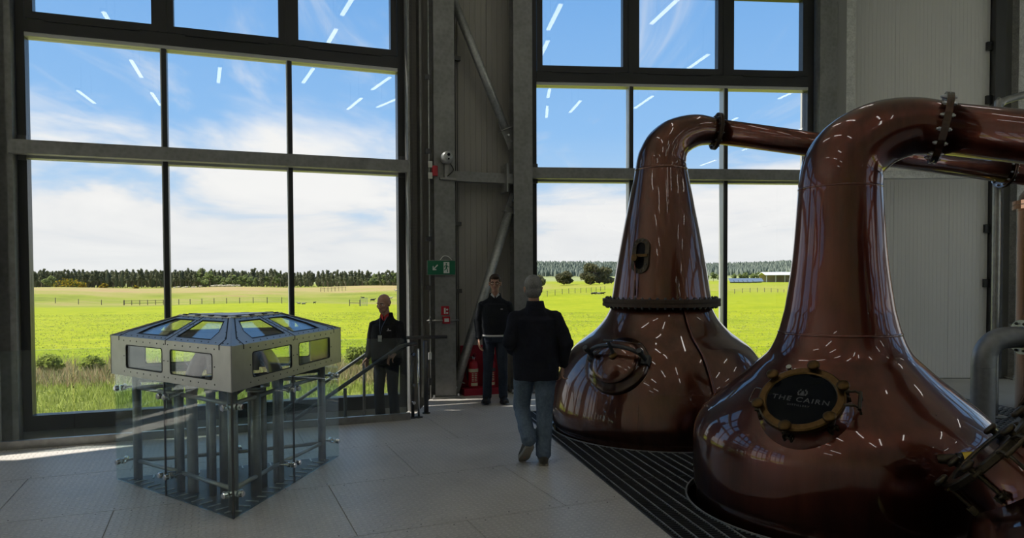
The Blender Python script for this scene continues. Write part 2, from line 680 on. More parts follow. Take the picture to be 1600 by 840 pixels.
FA = Facet((-1.06, 10.583), 20)
FB = Facet((.38, 11.1), 5)
FC = Facet((5.2, 12.2), -2)
AL = FA.P(-5.65, 0, 0)
FZ = Facet((AL.x, AL.y), 35)
ZL = FZ.P(-6.0, 0, 0)
FY = Facet((ZL.x, ZL.y), 55)
YL = FY.P(-6.0, 0, 0)
FX = Facet((YL.x, YL.y), 75)
XL = FX.P(-6.0, 0, 0)
FD = Facet((8.9, 12.07), -22)
HC = 7.75     # ceiling height

GR_E = V((-.209, .978, 0)).normalized()      # run of the grating edge
GR_Q = V((.978, .209, 0)).normalized()
G0 = V((1.06, 4.69, 0))


def gedge(y):
    return (1.06 - (y - 4.69) * .2137, y)


CR, CLL = V((-1.259, 8.695, 0)), V((-5.223, 7.19, 0))
CD = (CLL - CR).normalized()
CN = V((CD.y, -CD.x, 0))
if CN.y > 0:
    CN = -CN                                   # from kerb towards the camera
VOID_T = 8.2
CEND = CR + CD * VOID_T
VR = FA.P(-.12, 0, 0)                          # where the stair opening meets the wall
ZEND = FZ.P(-3.0, 0, 0)

room = [(VR.x, VR.y), (CR.x, CR.y), (CEND.x, CEND.y), (ZEND.x, ZEND.y), (ZL.x, ZL.y), (YL.x, YL.y), (XL.x, XL.y),
        (-10, -11), (15.5, -11), (15.5, 9.4), (8.9, 12.07), (5.2, 12.2), (5.2, 11.52), (.2, 11.08)]
ga, gb = gedge(2.4), gedge(9.3)
grating_poly = [ga, (8.2, 2.4), (8.2, 9.3), gb]
mb = MB()
mb.prism(room, -.25, -.009, holes=[grating_poly])
floor = mb.build('floor', Mt['screed'], structure=True)
# pit under the grating
mb = MB()
mb.prism([(ga[0] - .02, 2.38), (8.22, 2.38), (8.22, 9.32), (gb[0] - .02, 9.32)], -.75, -.7)
mb.build('pit_floor', Mt['rubber'], floor)

# plates on the floor: rows at 23 degrees, clipped to the walking area
ua, va = V((math.cos(math.radians(23)), math.sin(math.radians(23)), 0)), V((-math.sin(math.radians(23)), math.cos(math.radians(23)), 0))


def clip(poly, a, b):
    """keep the part of poly left of the line a->b"""
    out = []
    n = len(poly)

    def side(p):
        return (b[0] - a[0]) * (p[1] - a[1]) - (b[1] - a[1]) * (p[0] - a[0])
    for i in range(n):
        p, q = poly[i], poly[(i + 1) % n]
        sp_, sq = side(p), side(q)
        if sp_ >= 0:
            out.append(p)
        if sp_ * sq < 0:
            t = sp_ / (sp_ - sq)
            out.append((p[0] + (q[0] - p[0]) * t, p[1] + (q[1] - p[1]) * t))
    return out


SAFE = [V((-2.011, 5.068, 0)), V((-1.696, 6.897, 0)), V((-3.441, 6.121, 0))]   # front, right, left corner
SAFE_C = (SAFE[0] + SAFE[1] + SAFE[2]) / 3

region_edges = [(gedge(2.2), gedge(12.5))]
stair_line = ((CR.x, CR.y), (CEND.x, CEND.y))
screws = MB()
for r in range(-3, 7):
    v0 = 4.80 + (r) * 1.27 - .04
    for c in range(-6, 5):
        u0 = -.69 + c * 1.575 + (0.78 if r % 2 else 0.0)
        g = .0042
        quad = []
        for uu, vv in ((u0 + g, v0 + g), (u0 + 1.575 - g, v0 + g), (u0 + 1.575 - g, v0 + 1.27 - g), (u0 + g, v0 + 1.27 - g)):
            p = ua * uu + va * vv
            quad.append((p.x, p.y))
        full = quad[:]
        for a, b in region_edges:
            quad = clip(quad, a, b)
            if len(quad) < 3:
                break
        if len(quad) < 3:
            continue
        # keep out of the stair opening: behind the kerb only right of it
        q1 = clip(quad, (CR.x + CD.x * 20, CR.y + CD.y * 20), (CR.x, CR.y))      # camera side of kerb
        q1 = q1 if len(q1) >= 3 else []
        cand = []
        q_ = clip(quad, stair_line[0], stair_line[1])
        near = q_ if len(q_) >= 3 else []
        far = clip(quad, stair_line[1], stair_line[0])
        far = clip(far, (CR.x, CR.y), (VR.x, VR.y)) if len(far) >= 3 and False else far
        pieces = []
        if near:
            pieces.append(near)
        if len(far) >= 3:
            far = clip(far, (VR.x, VR.y), (CR.x, CR.y))
            if len(far) >= 3:
                far = clip(far, (.2, 11.06), (AL.x, AL.y))
                if len(far) >= 3:
                    far = clip(far, (5.2, 11.5), (.2, 11.06))
                if len(far) >= 3:
                    pieces.append(far)
        for q in pieces:
            cxm = sum(p[0] for p in q) / len(q)
            cym = sum(p[1] for p in q) / len(q)
            if cym < 1.6 or cxm < -8.5:
                continue
            ar = abs(sum(q[i][0] * q[(i + 1) % len(q)][1] - q[(i + 1) % len(q)][0] * q[i][1] for i in range(len(q)))) / 2
            if ar < .01:
                continue
            m = MB()
            m.prism(q, -.009, 0.0)
            m.build('floor_plate', Mt['plate'], floor)
        if near and len(near) == 4 and v0 > 2.5:
            for k in range(5):
                for vv in (.05, 1.22):
                    p = ua * (u0 + .12 + k * .335) + va * (v0 + vv)
                    screws.cyl((p.x, p.y, -.001), (p.x, p.y, .0012), .0055, n=8)
screws.build('floor_screws', Mt['rubber'], floor, stuff=True)

# grating panels: fine bars across, light bars along, cut round the pots
POTS = [(1.73, 8.25, 1.262), (2.51, 5.45, 1.13), (3.42, 3.30, 1.13)]


def cuts(p, d, t0, t1):
    segs = [(t0, t1)]
    for cx_, cy_, r in POTS:
        w = V((p.x - cx_, p.y - cy_, 0))
        bq = w.dot(d)
        cq = w.dot(w) - r * r
        D = bq * bq - cq
        if D <= 0:
            continue
        a, b_ = -bq - math.sqrt(D), -bq + math.sqrt(D)
        ns = []
        for s0, s1 in segs:
            if b_ <= s0 or a >= s1:
                ns.append((s0, s1))
                continue
            if a > s0:
                ns.append((s0, a))
            if b_ < s1:
                ns.append((b_, s1))
        segs = ns
    return segs


S_RANGES = [(-2.2, -.45), (-.45, 1.36), (1.36, 3.0), (3.0, 4.6)]
for s0, s1 in S_RANGES:
    for q0, q1 in ((0.012, 1.45), (1.45, 2.9), (2.9, 6.4)):
        m = MB()
        if True:
            step = .036 if q0 < 2.8 else .072
            k = s0 + .004
            while k < s1 - .004:
                p = G0 + GR_E * k
                for a, b_ in cuts(p, GR_Q, q0, q1):
                    if b_ - a > .01:
                        m.beam(p + GR_Q * a + V((0, 0, -.018)), p + GR_Q * b_ + V((0, 0, -.018)), .007, .03)
                k += step
            q = q0 + .045
            while q < q1 - .01:
                p = G0 + GR_Q * q
                for a, b_ in cuts(p, GR_E, s0 + .006, s1 - .006):
                    if b_ - a > .01:
                        m.beam(p + GR_E * a + V((0, 0, -.012)), p + GR_E * b_ + V((0, 0, -.012)), .0065, .028, mat=1)
                q += .1025
            for q in (q0, q1 - .006):
                p = G0 + GR_Q * q
                for a, b_ in cuts(p, GR_E, s0, s1):
                    m.beam(p + GR_E * a + V((0, 0, -.02)), p + GR_E * b_ + V((0, 0, -.02)), .006, .034)
            m.build('grating_panel', [Mt['dark_steel'], Mt['galv']], floor, stuff=True)
m = MB()
p0, p1 = G0 + GR_E * (-2.4), G0 + GR_E * 4.75
m.beam(p0 + V((0, 0, -.03)), p1 + V((0, 0, -.03)), .012, .06)
m.build('edge_angle', Mt['dark_steel'], floor)
for cx_, cy_, r in POTS:
    m = MB()
    m.ring(r, r + .012, -.04, .004, 96, M.Translation((cx_, cy_, 0)))
    m.build('hole_rim', Mt['galv'], floor)

# ------------------------------------------------------------------ walls
def wallbox(mb, F, t0, t1, z0, z1, o0=-.22, o1=-.02):
    return F.box(mb, t0, t1, o0, o1, z0, z1)


WT = 6.36     # top of the window frames
mb = MB()
wallbox(mb, FA, -5.80, -5.36, -1.3, HC)
wallbox(mb, FA, -5.36, -.50, WT, HC)
wallbox(mb, FA, -5.36, -.50, -1.3, -.14)
wall_l = mb.build('wall_front_left', Mt['wall'], structure=True)
mb = MB()
wallbox(mb, FA, -.50, 1.34, -1.3, HC, -.25, -.08)
wall_m = mb.build('wall_front_middle', Mt['wall'], structure=True)
mb = MB()
wallbox(mb, FB, -.18, -.02, -1.3, HC)
wallbox(mb, FB, 4.55, 5.0, -1.3, HC)
wallbox(mb, FB, -.02, 4.55, WT, HC)
wallbox(mb, FB, -.02, 4.55, -1.3, .02)
wall_f = mb.build('wall_front', Mt['wall'], structure=True)
mb = MB()
wallbox(mb, FC, -.15, 3.75, -1.3, HC, -.30, -.08)
mb.box((5.31, 11.95, 3.2), (.16, .9, 9.1))
wall_r = mb.build('wall_front_right', Mt['wall'], structure=True)


def ribbed(F, t0, t1, z0, z1, rib, mname, parent, o=-.08, depth=.05):
    """one coated sheet with narrow vertical grooves, a part of the wall"""
    m = MB()
    prof = [(t0 + .002, o), (t0 + .002, o + depth - .004), (t0 + .006, o + depth)]
    n = max(1, round((t1 - t0) / rib))
    for i in range(1, n):
        t = t0 + (t1 - t0) * i / n
        prof += [(t - .005, o + depth), (t - .002, o + depth - .004), (t + .002, o + depth - .004), (t + .005, o + depth)]
    prof += [(t1 - .006, o + depth), (t1 - .002, o + depth - .004), (t1 - .002, o)]
    lo = [F.P(t, q, z0) for t, q in prof]
    hi = [F.P(t, q, z1) for t, q in prof]
    k = len(prof)
    fs = [(i + 1, i, i + k, i + 1 + k) for i in range(k - 1)]
    m.add(lo + hi, fs)
    return m.build('wall_panel', Mt[mname], parent)


for t0, t1 in ((-.5, .12), (.12, .74), (.74, 1.33)):
    ribbed(FA, t0, t1, 0.0, HC, .088, 'panel_mid', wall_m)
for t0, t1 in ((.02, .38), (.38, 1.34), (1.34, 2.27), (2.27, 2.92)):
    ribbed(FC, t0, t1, 0.0, HC, .066, 'panel', wall_r)

for F, nm in ((FZ, 'wall_left'), (FY, 'wall_left_rear'), (FX, 'wall_rear_left')):
    mb = MB()
    wallbox(mb, F, -6.0, -5.3, -1.3, HC)
    wallbox(mb, F, -.62, 0.05, -1.3, HC)
    wallbox(mb, F, -5.3, -.62, WT, HC)
    wallbox(mb, F, -5.3, -.62, -1.3, -.14)
    mb.build(nm, Mt['wall_white'], structure=True)
mb = MB()
wallbox(mb, FD, 0, .6, -1.3, HC)
wallbox(mb, FD, 5.2, 7.0, -1.3, HC)
wallbox(mb, FD, .6, 5.2, WT, HC)
wallbox(mb, FD, .6, 5.2, -1.3, .02)
mb.build('wall_right_front', Mt['wall'], structure=True)
mb = MB()
FR = Facet((15.5, 9.4), -90)
wallbox(mb, FR, 0, .8, -1.3, HC)
wallbox(mb, FR, .8, 15.7, WT, HC)
wallbox(mb, FR, 5.4, 5.95, -1.3, WT)
wallbox(mb, FR, 10.55, 11.1, -1.3, WT)
wallbox(mb, FR, 15.7, 20.5, -1.3, HC)
wallbox(mb, FR, .8, 15.7, -1.3, .02)
mb.build('wall_right', Mt['wall_white'], structure=True)
mb = MB()
mb.box((2.75, -11.1, 3.2), (25.7, .2, 9.1))
mb.build('wall_rear', Mt['wall_white'], structure=True)
mb = MB()
d_ = V((-10, -11, 0)) - XL
mb.beam(XL + V((0, 0, 3.2)), V((-10, -11, 3.2)), .2, 9.1)
mb.build('wall_rear_corner', Mt['wall_white'], structure=True)
outer = [(AL.x, AL.y), (ZL.x, ZL.y), (YL.x, YL.y), (XL.x, XL.y), (-10, -11), (15.6, -11), (15.6, 9.5), (8.9, 12.4), (5.2, 12.5), (5.2, 11.7), (.2, 11.3)]
mb = MB()
mb.prism([(x * 1.02, y * 1.02) for x, y in outer], HC, HC + .25)
mb.build('ceiling', Mt['ceiling'], structure=True)

# ------------------------------------------------------------------ windows
def window(name, F, gl, gr, muls, zb, detail=True):
    """one tall black window: three fixed panes in each of two tiers, three opening lights above"""
    mb = MB()
    F.box(mb, gl - .10, gl, -.16, .02, zb - .19, WT)
    F.box(mb, gr, gr + .10, -.16, .02, zb - .19, WT)
    F.box(mb, gl, gr, -.16, .02, zb - .19, zb)
    F.box(mb, gl, gr, -.16, .02, 6.25, WT)
    root = mb.build(name, Mt['black'], structure=True)
    ed = [gl] + list(muls) + [gr]
    for t in muls:
        mb = MB()
        F.box(mb, t - .022, t + .022, -.14, .035, zb, 4.73)
        F.box(mb, t - .037, t - .022, -.14, .035, zb, 4.725, 1)  # pale left strip imitates the sky-lit side of the mullion
        F.box(mb, t + .022, t + .037, -.14, .035, zb, 4.725)
        F.box(mb, t - .045, t + .045, -.14, .05, 4.93, 6.25)
        mb.build('mullion', [Mt['black'], Mt['alu']], root)
    mb = MB()
    F.box(mb, gl, gr, -.15, .045, 4.775, 4.93)
    F.box(mb, gl, gr, -.15, .03, 4.725, 4.775, 1)
    mb.build('transom', [Mt['black'], Mt['alu']], root)
    mb = MB()
    F.box(mb, gl, gr, -.14, .02, 3.235, 3.40, 1)
    mb.build('transom', [Mt['black'], Mt['alu']], root)
    for i in range(3):
        a, b_ = ed[i], ed[i + 1]
        a2 = a + (.0 if i == 0 else .037)
        b2 = b_ - (.0 if i == 2 else .037)
        for z0, z1 in ((zb, 3.235), (3.40, 4.725)):
            m = MB()
            F.box(m, a2, b2, -.075, -.055, z0, z1)
            m.build('pane', Mt['glass'], root)
        a2 = a + (.01 if i == 0 else .045)
        b2 = b_ - (.01 if i == 2 else .045)
        m = MB()
        w = .085
        F.box(m, a2, a2 + w, -.10, .04, 4.94, 6.24)
        F.box(m, b2 - w, b2, -.10, .04, 4.94, 6.24)
        F.box(m, a2 + w, b2 - w, -.10, .04, 4.94, 4.94 + w)
        F.box(m, a2 + w, b2 - w, -.10, .04, 6.24 - w, 6.24)
        F.box(m, a2 + .22, b2 - .22, .04, .062, 4.915, 4.945)
        sash = m.build('sash', Mt['black'], root)
        m = MB()
        F.box(m, a2 + w, b2 - w, -.05, -.03, 4.94 + w, 6.24 - w)
        m.build('pane', Mt['glass'], sash)
    if detail:
        # galvanised hollow section across the window, with its end cleats
        for z in (3.26,):
            m = MB()
            F.box(m, gl - .14, gr + .14, .09, .23, z, z + .165)
            m.build('cross_rail', Mt['galv_dull'], root)
        for t in (gl - .04, gr + .04):
            m = MB()
            F.box(m, t - .05, t + .05, .06, .075, 3.2, 3.5)
            F.box(m, t - .012, t + .012, .02, .09, 3.43, 3.5)
            m.build('rail_cleat', Mt['dark_steel'], root)
    return root


w1 = window('window_1', FA, -5.225, -.63, (-3.69, -2.13), .045)
w2 = window('window_2', FB, .01, 4.39, (1.5, 3.03), .25)
w3 = window('window_3', FZ, -5.20, -.72, (-3.7, -2.2), .045)
w4 = window('window_4', FY, -5.20, -.72, (-3.7, -2.2), .045)
w5 = window('window_5', FX, -5.20, -.72, (-3.7, -2.2), .045)
w6 = window('window_6', FD, .70, 5.1, (2.15, 3.65), .25)

for i_, (F_, a_) in enumerate(((FR, .9), (FR, 6.05), (FR, 11.2))):
    window('window_%d' % (7 + i_), F_, a_, a_ + 4.4, (a_ + 1.47, a_ + 2.93), .25, False)

# trims: jamb channels beside the windows, the dark upright right of the ribbed wall
def trim(name, F, boxes, m='galv_dull'):
    mb = MB()
    for b_ in boxes:
        F.box(mb, *b_)
    return mb.build(name, Mt[m], structure=True)


trim('trim_1', FA, [(-.53, -.50, -.1, .24, -1.1, HC), (-.50, -.34, -.06, -.03, 0, HC), (-.34, -.31, -.1, .16, 0, HC)])
trim('trim_2', FA, [(-5.60, -5.40, -.06, .10, -1.1, HC), (-5.40, -5.335, -.1, .16, -1.1, HC)])
trim('trim_3', FB, [(-.10, -.07, -.1, .13, 0, HC), (-.20, -.10, -.06, .10, 0, HC)])
trim('trim_4', FB, [(4.52, 4.62, -.1, .16, 0, HC), (4.64, 4.74, -.1, .10, 0, HC), (4.76, 4.86, -.1, .06, 0, HC)])
tr5 = trim('trim_5', FC, [(2.93, 3.02, -.08, .10, 0, HC), (3.03, 3.12, -.08, .06, 0, HC)], 'dark_steel')
for z in (.55, 1.62, 2.55, 3.95, 4.72, 5.62, 6.5):
    m = MB()
    FC.box(m, 2.84, 2.93, -.03, .03, z - .07, z + .07)
    m.build('hinge_block', Mt['black'], tr5)
# galvanised cross rail in front of the ribbed wall
m = MB()
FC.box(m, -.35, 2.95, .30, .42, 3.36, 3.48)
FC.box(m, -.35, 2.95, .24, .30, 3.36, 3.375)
trim6 = m.build('trim_6', Mt['galv_lightened'], structure=True)
# horizontal galvanised rail in the stair opening under the left window
m = MB()
FA.box(m, -5.4, -.5, .10, .2, -.42, -.30)
m.build('trim_7', Mt['galv_dull'], structure=True)


# ------------------------------------------------------------------ steel columns
def hcol(name, label, base, rz, w, d, tf, h, mname, z0=0.0, baseplate=True):
    """H section: flanges face the room, web between"""
    t = thing(name, label, 'column', base, rz)
    R = M.Translation(V(base)) @ M.Rotation(rz, 4, 'Z')
    m = MB()
    m.box((0, -d / 2 + tf / 2, (h + z0) / 2), (w, tf, h - z0), R)
    m.box((0, d / 2 - tf / 2, (h + z0) / 2), (w, tf, h - z0), R)
    m.box((0, 0, (h + z0) / 2), (tf * .7, d - 2 * tf, h - z0), R)
    m.build('shaft', Mt[mname], t)
    if baseplate:
        m = MB()
        m.box((0, 0, .012), (w + .10, d + .10, .024), R)
        m.build('base_plate', Mt[mname], t)
        for sx in (-1, 1):
            for sy in (-1, 1):
                m = MB()
                m.cyl(R @ V((sx * (w / 2 + .028), sy * (d / 2 + .02), .02)), R @ V((sx * (w / 2 + .028), sy * (d / 2 + .02), .06)), .014, n=6)
                m.build('bolt', Mt['bolt'], t)
    return t


pc = FA.P(-.02, .19, 0)
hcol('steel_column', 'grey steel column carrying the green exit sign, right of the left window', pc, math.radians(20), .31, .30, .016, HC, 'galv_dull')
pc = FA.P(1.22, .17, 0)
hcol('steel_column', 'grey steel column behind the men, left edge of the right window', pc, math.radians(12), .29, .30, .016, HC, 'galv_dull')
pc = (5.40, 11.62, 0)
hcol('steel_column', 'mottled galvanised column between the right window and the ribbed wall', pc, math.radians(0), .27, .22, .014, HC, 'galv_lightened')
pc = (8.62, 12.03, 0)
hcol('steel_column', 'sunlit-toned galvanised column with bolted foot at the right end of the ribbed wall', pc, math.radians(-10), .26, .24, .014, HC, 'galv_lightened')
pc = FA.P(-5.62, .18, 0)
hcol('steel_column', 'dark steel column at the far left edge beside the left window', pc, math.radians(27), .26, .26, .015, HC, 'galv_dull', -1.1, False)

# braces on the dark wall between the windows
def brace(label, p0, p1, r, plates):
    t = thing('steel_brace', label, 'brace', p1 if p1[2] < p0[2] else p0)
    p0, p1 = V(p0), V(p1)
    m = MB()
    m.tube([p0, p1], r, 20)
    m.build('tube', Mt['galv'], t)
    d = (p1 - p0).normalized()
    for end, s in ((p0, -1), (p1, 1)):
        m = MB()
        a, b_ = end - d * s * .10, end + d * s * .30
        m.beam(a, b_, .022, .15, up=FA.n.cross(d))
        m.beam(end - d * s * .004, end + d * s * .012, .20, .13, up=FA.n)
        g = m.build('end_plate', Mt['galv_dull'], t)
        for k in (.10, .20):
            c = end + d * s * k
            mm = MB()
            mm.cyl(c + FA.n * .01, c + FA.n * .045, .017, n=6)
            mm.build('bolt', Mt['bolt'], g)
    return t


brace('lower grey tubular brace leaning right up the dark wall between the windows', FA.P(.20, .17, .22), FA.P(1.02, .17, 2.72), .068, 1)
brace('upper grey tubular brace slanting down to the right on the dark wall', FA.P(.13, .17, 5.9), FA.P(.97, .17, 3.98), .062, 1)
t = thing('steel_strut', 'short level galvanised strut between the two columns under the siren', 'strut', FA.P(.55, .2, 3.16))
m = MB()
FA.box(m, .13, 1.08, .12, .26, 3.155, 3.30)
m.build('tube', Mt['galv_dull'], t)
m = MB()
FA.box(m, .93, .955, .06, .34, 3.02, 3.44)
m.build('end_plate', Mt['galv_dull'], t)

# ================================================================== outside
def ground_z(x, y):
    """height of the land; works on numpy arrays"""
    x = np.asarray(x, float)
    y = np.asarray(y, float)
    r = np.hypot(x, y)
    u = x / np.maximum(np.abs(y), 1.0)
    left = np.clip((0.02 - u) / .12, 0, 1) * (y > 0)
    prof_l = np.interp(r, [0, 26, 60, 100, 150, 175, 215, 250, 320, 480, 800, 4000],
                       [-1.25, -1.3, -1.75, -2.1, -3.0, -3.25, -1.6, -.75, -2.0, -3.0, -3.0, -3.0])
    prof_r = np.interp(r, [0, 26, 60, 100, 180, 300, 520, 900, 1400, 2000, 2600, 4000],
                       [-1.25, -1.3, -1.7, -1.9, -1.4, -1.2, -1.2, -1.0, 9.0, 36.0, 44.0, 44.0])
    z = prof_l * left + prof_r * (1 - left)
    und = .35 * np.sin(x * .047 + 1.3) * np.cos(y * .031 + .4) + .22 * np.sin(x * .11 + y * .05) + .10 * np.sin(x * .023 - y * .013)
    far = np.clip((r - 40) / 120, 0, 1) * np.clip((520 - r) / 200, 0, 1)
    near = .05 * np.sin(x * .9) * np.sin(y * .7 + .6) + .04 * np.sin(x * 1.7 + y)
    hill = np.clip((r - 1200) / 500, 0, 1) * (1 - left) * 4.0 * np.sin(u * 14 + .8)
    return z + und * far * 1.3 + near * np.clip((60 - r) / 30, 0, 1) + hill


na, rr = 260, np.concatenate([np.linspace(2, 60, 50), np.geomspace(63, 3600, 95)])
ang = np.concatenate([np.linspace(-PI, PI / 2 - .9, 80, endpoint=False), np.linspace(PI / 2 - .9, PI / 2 + .9, 240, endpoint=False), np.linspace(PI / 2 + .9, PI, 50, endpoint=False)])
na = len(ang)
A_, R_ = np.meshgrid(ang, rr)
GX, GY = R_ * np.cos(A_), R_ * np.sin(A_)
GZ = ground_z(GX, GY)
vs = np.stack([GX, GY, GZ], -1).reshape(-1, 3)
fs = []
for i in range(len(rr) - 1):
    for j in range(na):
        j2 = (j + 1) % na
        fs.append((i * na + j, i * na + j2, (i + 1) * na + j2, (i + 1) * na + j))
mg = mat('meadow', (.12, .2, .02), .9, spec=.15)
nt, b = NT(mg)
pos = wco(nt)
sp = nt.nodes.new('ShaderNodeSeparateXYZ')
nt.links.new(pos, sp.inputs[0])
ln = nt.nodes.new('ShaderNodeVectorMath')
ln.operation = 'LENGTH'
nt.links.new(MAPPING(nt, pos, scale=(1, 1, 0)), ln.inputs[0])
dist = ln.outputs['Value']
n_a = NOISE(nt, MAPPING(nt, pos, scale=(.6, 1, 1)), .22, 8, .65, .3)
n_b = NOISE(nt, pos, .035, 5, .6)
n_c = NOISE(nt, MAPPING(nt, pos, scale=(.35, 1, 1)), 1.6, 6, .7)
n_r = NOISE(nt, MAPPING(nt, pos, scale=(.45, 1, 1)), .09, 7, .68, .4)
fld = RAMP(nt, MATH(nt, 'ADD', MATH(nt, 'MULTIPLY', n_a.outputs[0], .35), MATH(nt, 'MULTIPLY', n_c.outputs[0], .65)),
           [(.36, (.18, .25, .001)), (.47, (.31, .37, .003)), (.62, (.43, .455, .012))])
rough_g = RAMP(nt, MATH(nt, 'ADD', MATH(nt, 'MULTIPLY', n_r.outputs[0], .6), MATH(nt, 'MULTIPLY', n_b.outputs[0], .4)),
               [(.38, (.18, .23, .02)), (.49, (.28, .32, .035)), (.58, (.36, .33, .09)), (.67, (.36, .22, .11))])
near_g = RAMP(nt, n_c.outputs[0], [(.35, (.30, .33, .06)), (.55, (.42, .44, .10)), (.72, (.52, .47, .18))])
wob = MATH(nt, 'MULTIPLY', MATH(nt, 'SUBTRACT', n_b.outputs[0], .5), 60.0)
dw = MATH(nt, 'ADD', dist, MATH(nt, 'MULTIPLY', wob, .8))
f_near = RAMP(nt, MATH(nt, 'DIVIDE', dist, 40.0), [(.60, (0, 0, 0)), (.74, (1, 1, 1))])
f_far = RAMP(nt, MATH(nt, 'DIVIDE', dw, 400.0), [(.345, (0, 0, 0)), (.385, (1, 1, 1))])
f_tan = RAMP(nt, MATH(nt, 'DIVIDE', dw, 400.0), [(.50, (0, 0, 0)), (.56, (1, 1, 1)), (.84, (1, 1, 1)), (.97, (0, 0, 0))])
lf = RAMP(nt, MATH(nt, 'DIVIDE', sp.outputs[0], MATH(nt, 'MAXIMUM', sp.outputs[1], 1.0)), [(0.0, (1, 1, 1)), (.06, (.25, .25, .25))])
c = MIXC(nt, f_near, near_g, fld)
c = MIXC(nt, MATH(nt, 'MULTIPLY', f_far, MATH(nt, 'MULTIPLY', lf, .95)), c, rough_g)
tanc = RAMP(nt, n_r.outputs[0], [(.4, (.38, .34, .10)), (.55, (.45, .34, .15)), (.68, (.42, .27, .13))])
c = MIXC(nt, MATH(nt, 'MULTIPLY', f_tan, MATH(nt, 'MULTIPLY', lf, .95)), c, tanc)
# unseen pale gravel round the building, added to bounce neutral light indoors
gv = NOISE(nt, pos, 3.0, 6, .7)
grv = RAMP(nt, gv.outputs[0], [(.3, (.40, .385, .36)), (.7, (.52, .50, .47))])
apr = MATH(nt, 'MULTIPLY', MATH(nt, 'LESS_THAN', sp.outputs[1], 13.0), MATH(nt, 'LESS_THAN', dist, 70.0))
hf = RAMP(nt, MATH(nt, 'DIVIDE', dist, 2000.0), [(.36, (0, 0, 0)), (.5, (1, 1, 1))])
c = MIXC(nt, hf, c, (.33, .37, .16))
c = MIXC(nt, 1.0, c, (.65, .65, .65), 'MULTIPLY')
c = MIXC(nt, apr, c, grv)
nt.links.new(c, b.inputs['Base Color'])
bump(nt, b, MATH(nt, 'ADD', n_c.outputs[0], n_a.outputs[0]), .8, .25)
mb = MB()
mb.v, mb.f = [tuple(p) for p in vs], fs
mb.m, mb.s = [0] * len(fs), [True] * len(fs)
mead = mb.build('ground', mg, structure=True)


def scatter_grass(name, n, dmin, dmax, hmin, hmax, cols, label, seed, uu=((-.78, -.10), (.02, .42)), width=.02, fan=3):
    r_ = np.random.default_rng(seed)
    verts, faces, mi = [], [], []
    k = 0
    spans = np.array([b_ - a for a, b_ in uu])
    pick = r_.random(n) < spans[0] / spans.sum()
    for i in range(n):
        a, b_ = uu[0] if pick[i] else uu[1]
        u_ = r_.uniform(a, b_)
        d_ = dmin + (dmax - dmin) * r_.random() ** .9
        x, y = u_ * d_, d_
        z = float(ground_z(x, y)) - .02
        h = r_.uniform(hmin, hmax)
        for q in range(fan):
            a = r_.uniform(0, PI)
            lx, ly = r_.normal(0, .30 * h), r_.normal(0, .30 * h)
            ox, oy = r_.normal(0, .05), r_.normal(0, .05)
            w = width * r_.uniform(.6, 1.3)
            verts += [(x + ox - w * math.cos(a), y + oy - w * math.sin(a), z), (x + ox + w * math.cos(a), y + oy + w * math.sin(a), z), (x + ox + lx, y + oy + ly, z + h)]
            faces.append((k, k + 1, k + 2))
            mi.append(int(r_.integers(0, len(cols))))
            k += 3
    m = MB()
    m.v, m.f, m.m, m.s = verts, faces, mi, [False] * len(faces)
    o = m.build(name, cols, stuff=True)
    return tag(o, label, 'grass')


gm = [leafmat('grass_blade_light', (.68, .70, .20)), leafmat('grass_blade_mid', (.56, .60, .14)), leafmat('grass_blade_deep', (.42, .48, .09))]
dm = [leafmat('dry_stem_tan', (.70, .56, .32)), leafmat('dry_stem_brown', (.58, .40, .22)), leafmat('dry_stem_olive', (.42, .40, .16))]
scatter_grass('rough_grass', 9000, 13.2, 20.0, .10, .30, gm, 'rough green grass growing just outside the windows', 1)
scatter_grass('dry_weeds', 5200, 19.5, 24.5, .22, .62, dm, 'band of dry brown weeds between rough grass and bright field', 2)
scatter_grass('field_grass', 16000, 23.5, 80.0, .03, .10, gm[:2], 'bright green field grass beyond the brown weeds', 3, width=.035)


# ---- trees
def leafcloud(m, blobs, n, size, r_, mats, flat=1.0):
    for (cx_, cy_, cz_, rx, ry, rz_) in blobs:
        for _ in range(n):
            v = r_.normal(size=3)
            v /= np.linalg.norm(v)
            k = r_.uniform(.55, 1.0)
            p = np.array([cx_ + v[0] * rx * k, cy_ + v[1] * ry * k, cz_ + v[2] * rz_ * k])
            s = size * r_.uniform(.6, 1.4)
            a, b_ = r_.normal(size=3), r_.normal(size=3)
            a /= np.linalg.norm(a)
            b_ -= a * a.dot(b_)
            b_ /= np.linalg.norm(b_)
            m.add([p - a * s, p + a * s * .6 + b_ * s * .7, p + a * s * .8 - b_ * s * .7], [(0, 1, 2)], int(r_.integers(mats[0], mats[1])))


bark = mat('bark', (.16, .11, .08), .9)
lp = [leafmat('pine_needles_dark', (.20, .215, .125)), leafmat('pine_needles_mid', (.29, .30, .18))]
lb = [leafmat('leaves_light', (.36, .42, .16)), leafmat('leaves_mid', (.26, .32, .12))]
lg = [leafmat('gorse_bloom', (.50, .36, .03)), leafmat('gorse_leaf', (.13, .16, .03))]


def pine_mesh(seed, h=12.0):
    r_ = np.random.default_rng(seed)
    m = MB()
    m.tube([(0, 0, -.5), (r_.normal(0, .1), 0, h * .5), (r_.normal(0, .15), 0, h * .9)], [.20, .15, .05], 5, 0, True, False)
    blobs = []
    k = 5
    for i in range(k):
        f = i / (k - 1)
        z = h * (.48 + .46 * f)
        w = (1.75 - 1.0 * f) * r_.uniform(.8, 1.15)
        blobs.append((r_.normal(0, .3), r_.normal(0, .3), z, w, w, h * .095))
    leafcloud(m, blobs, 46, .62, r_, (1, 3))
    return m


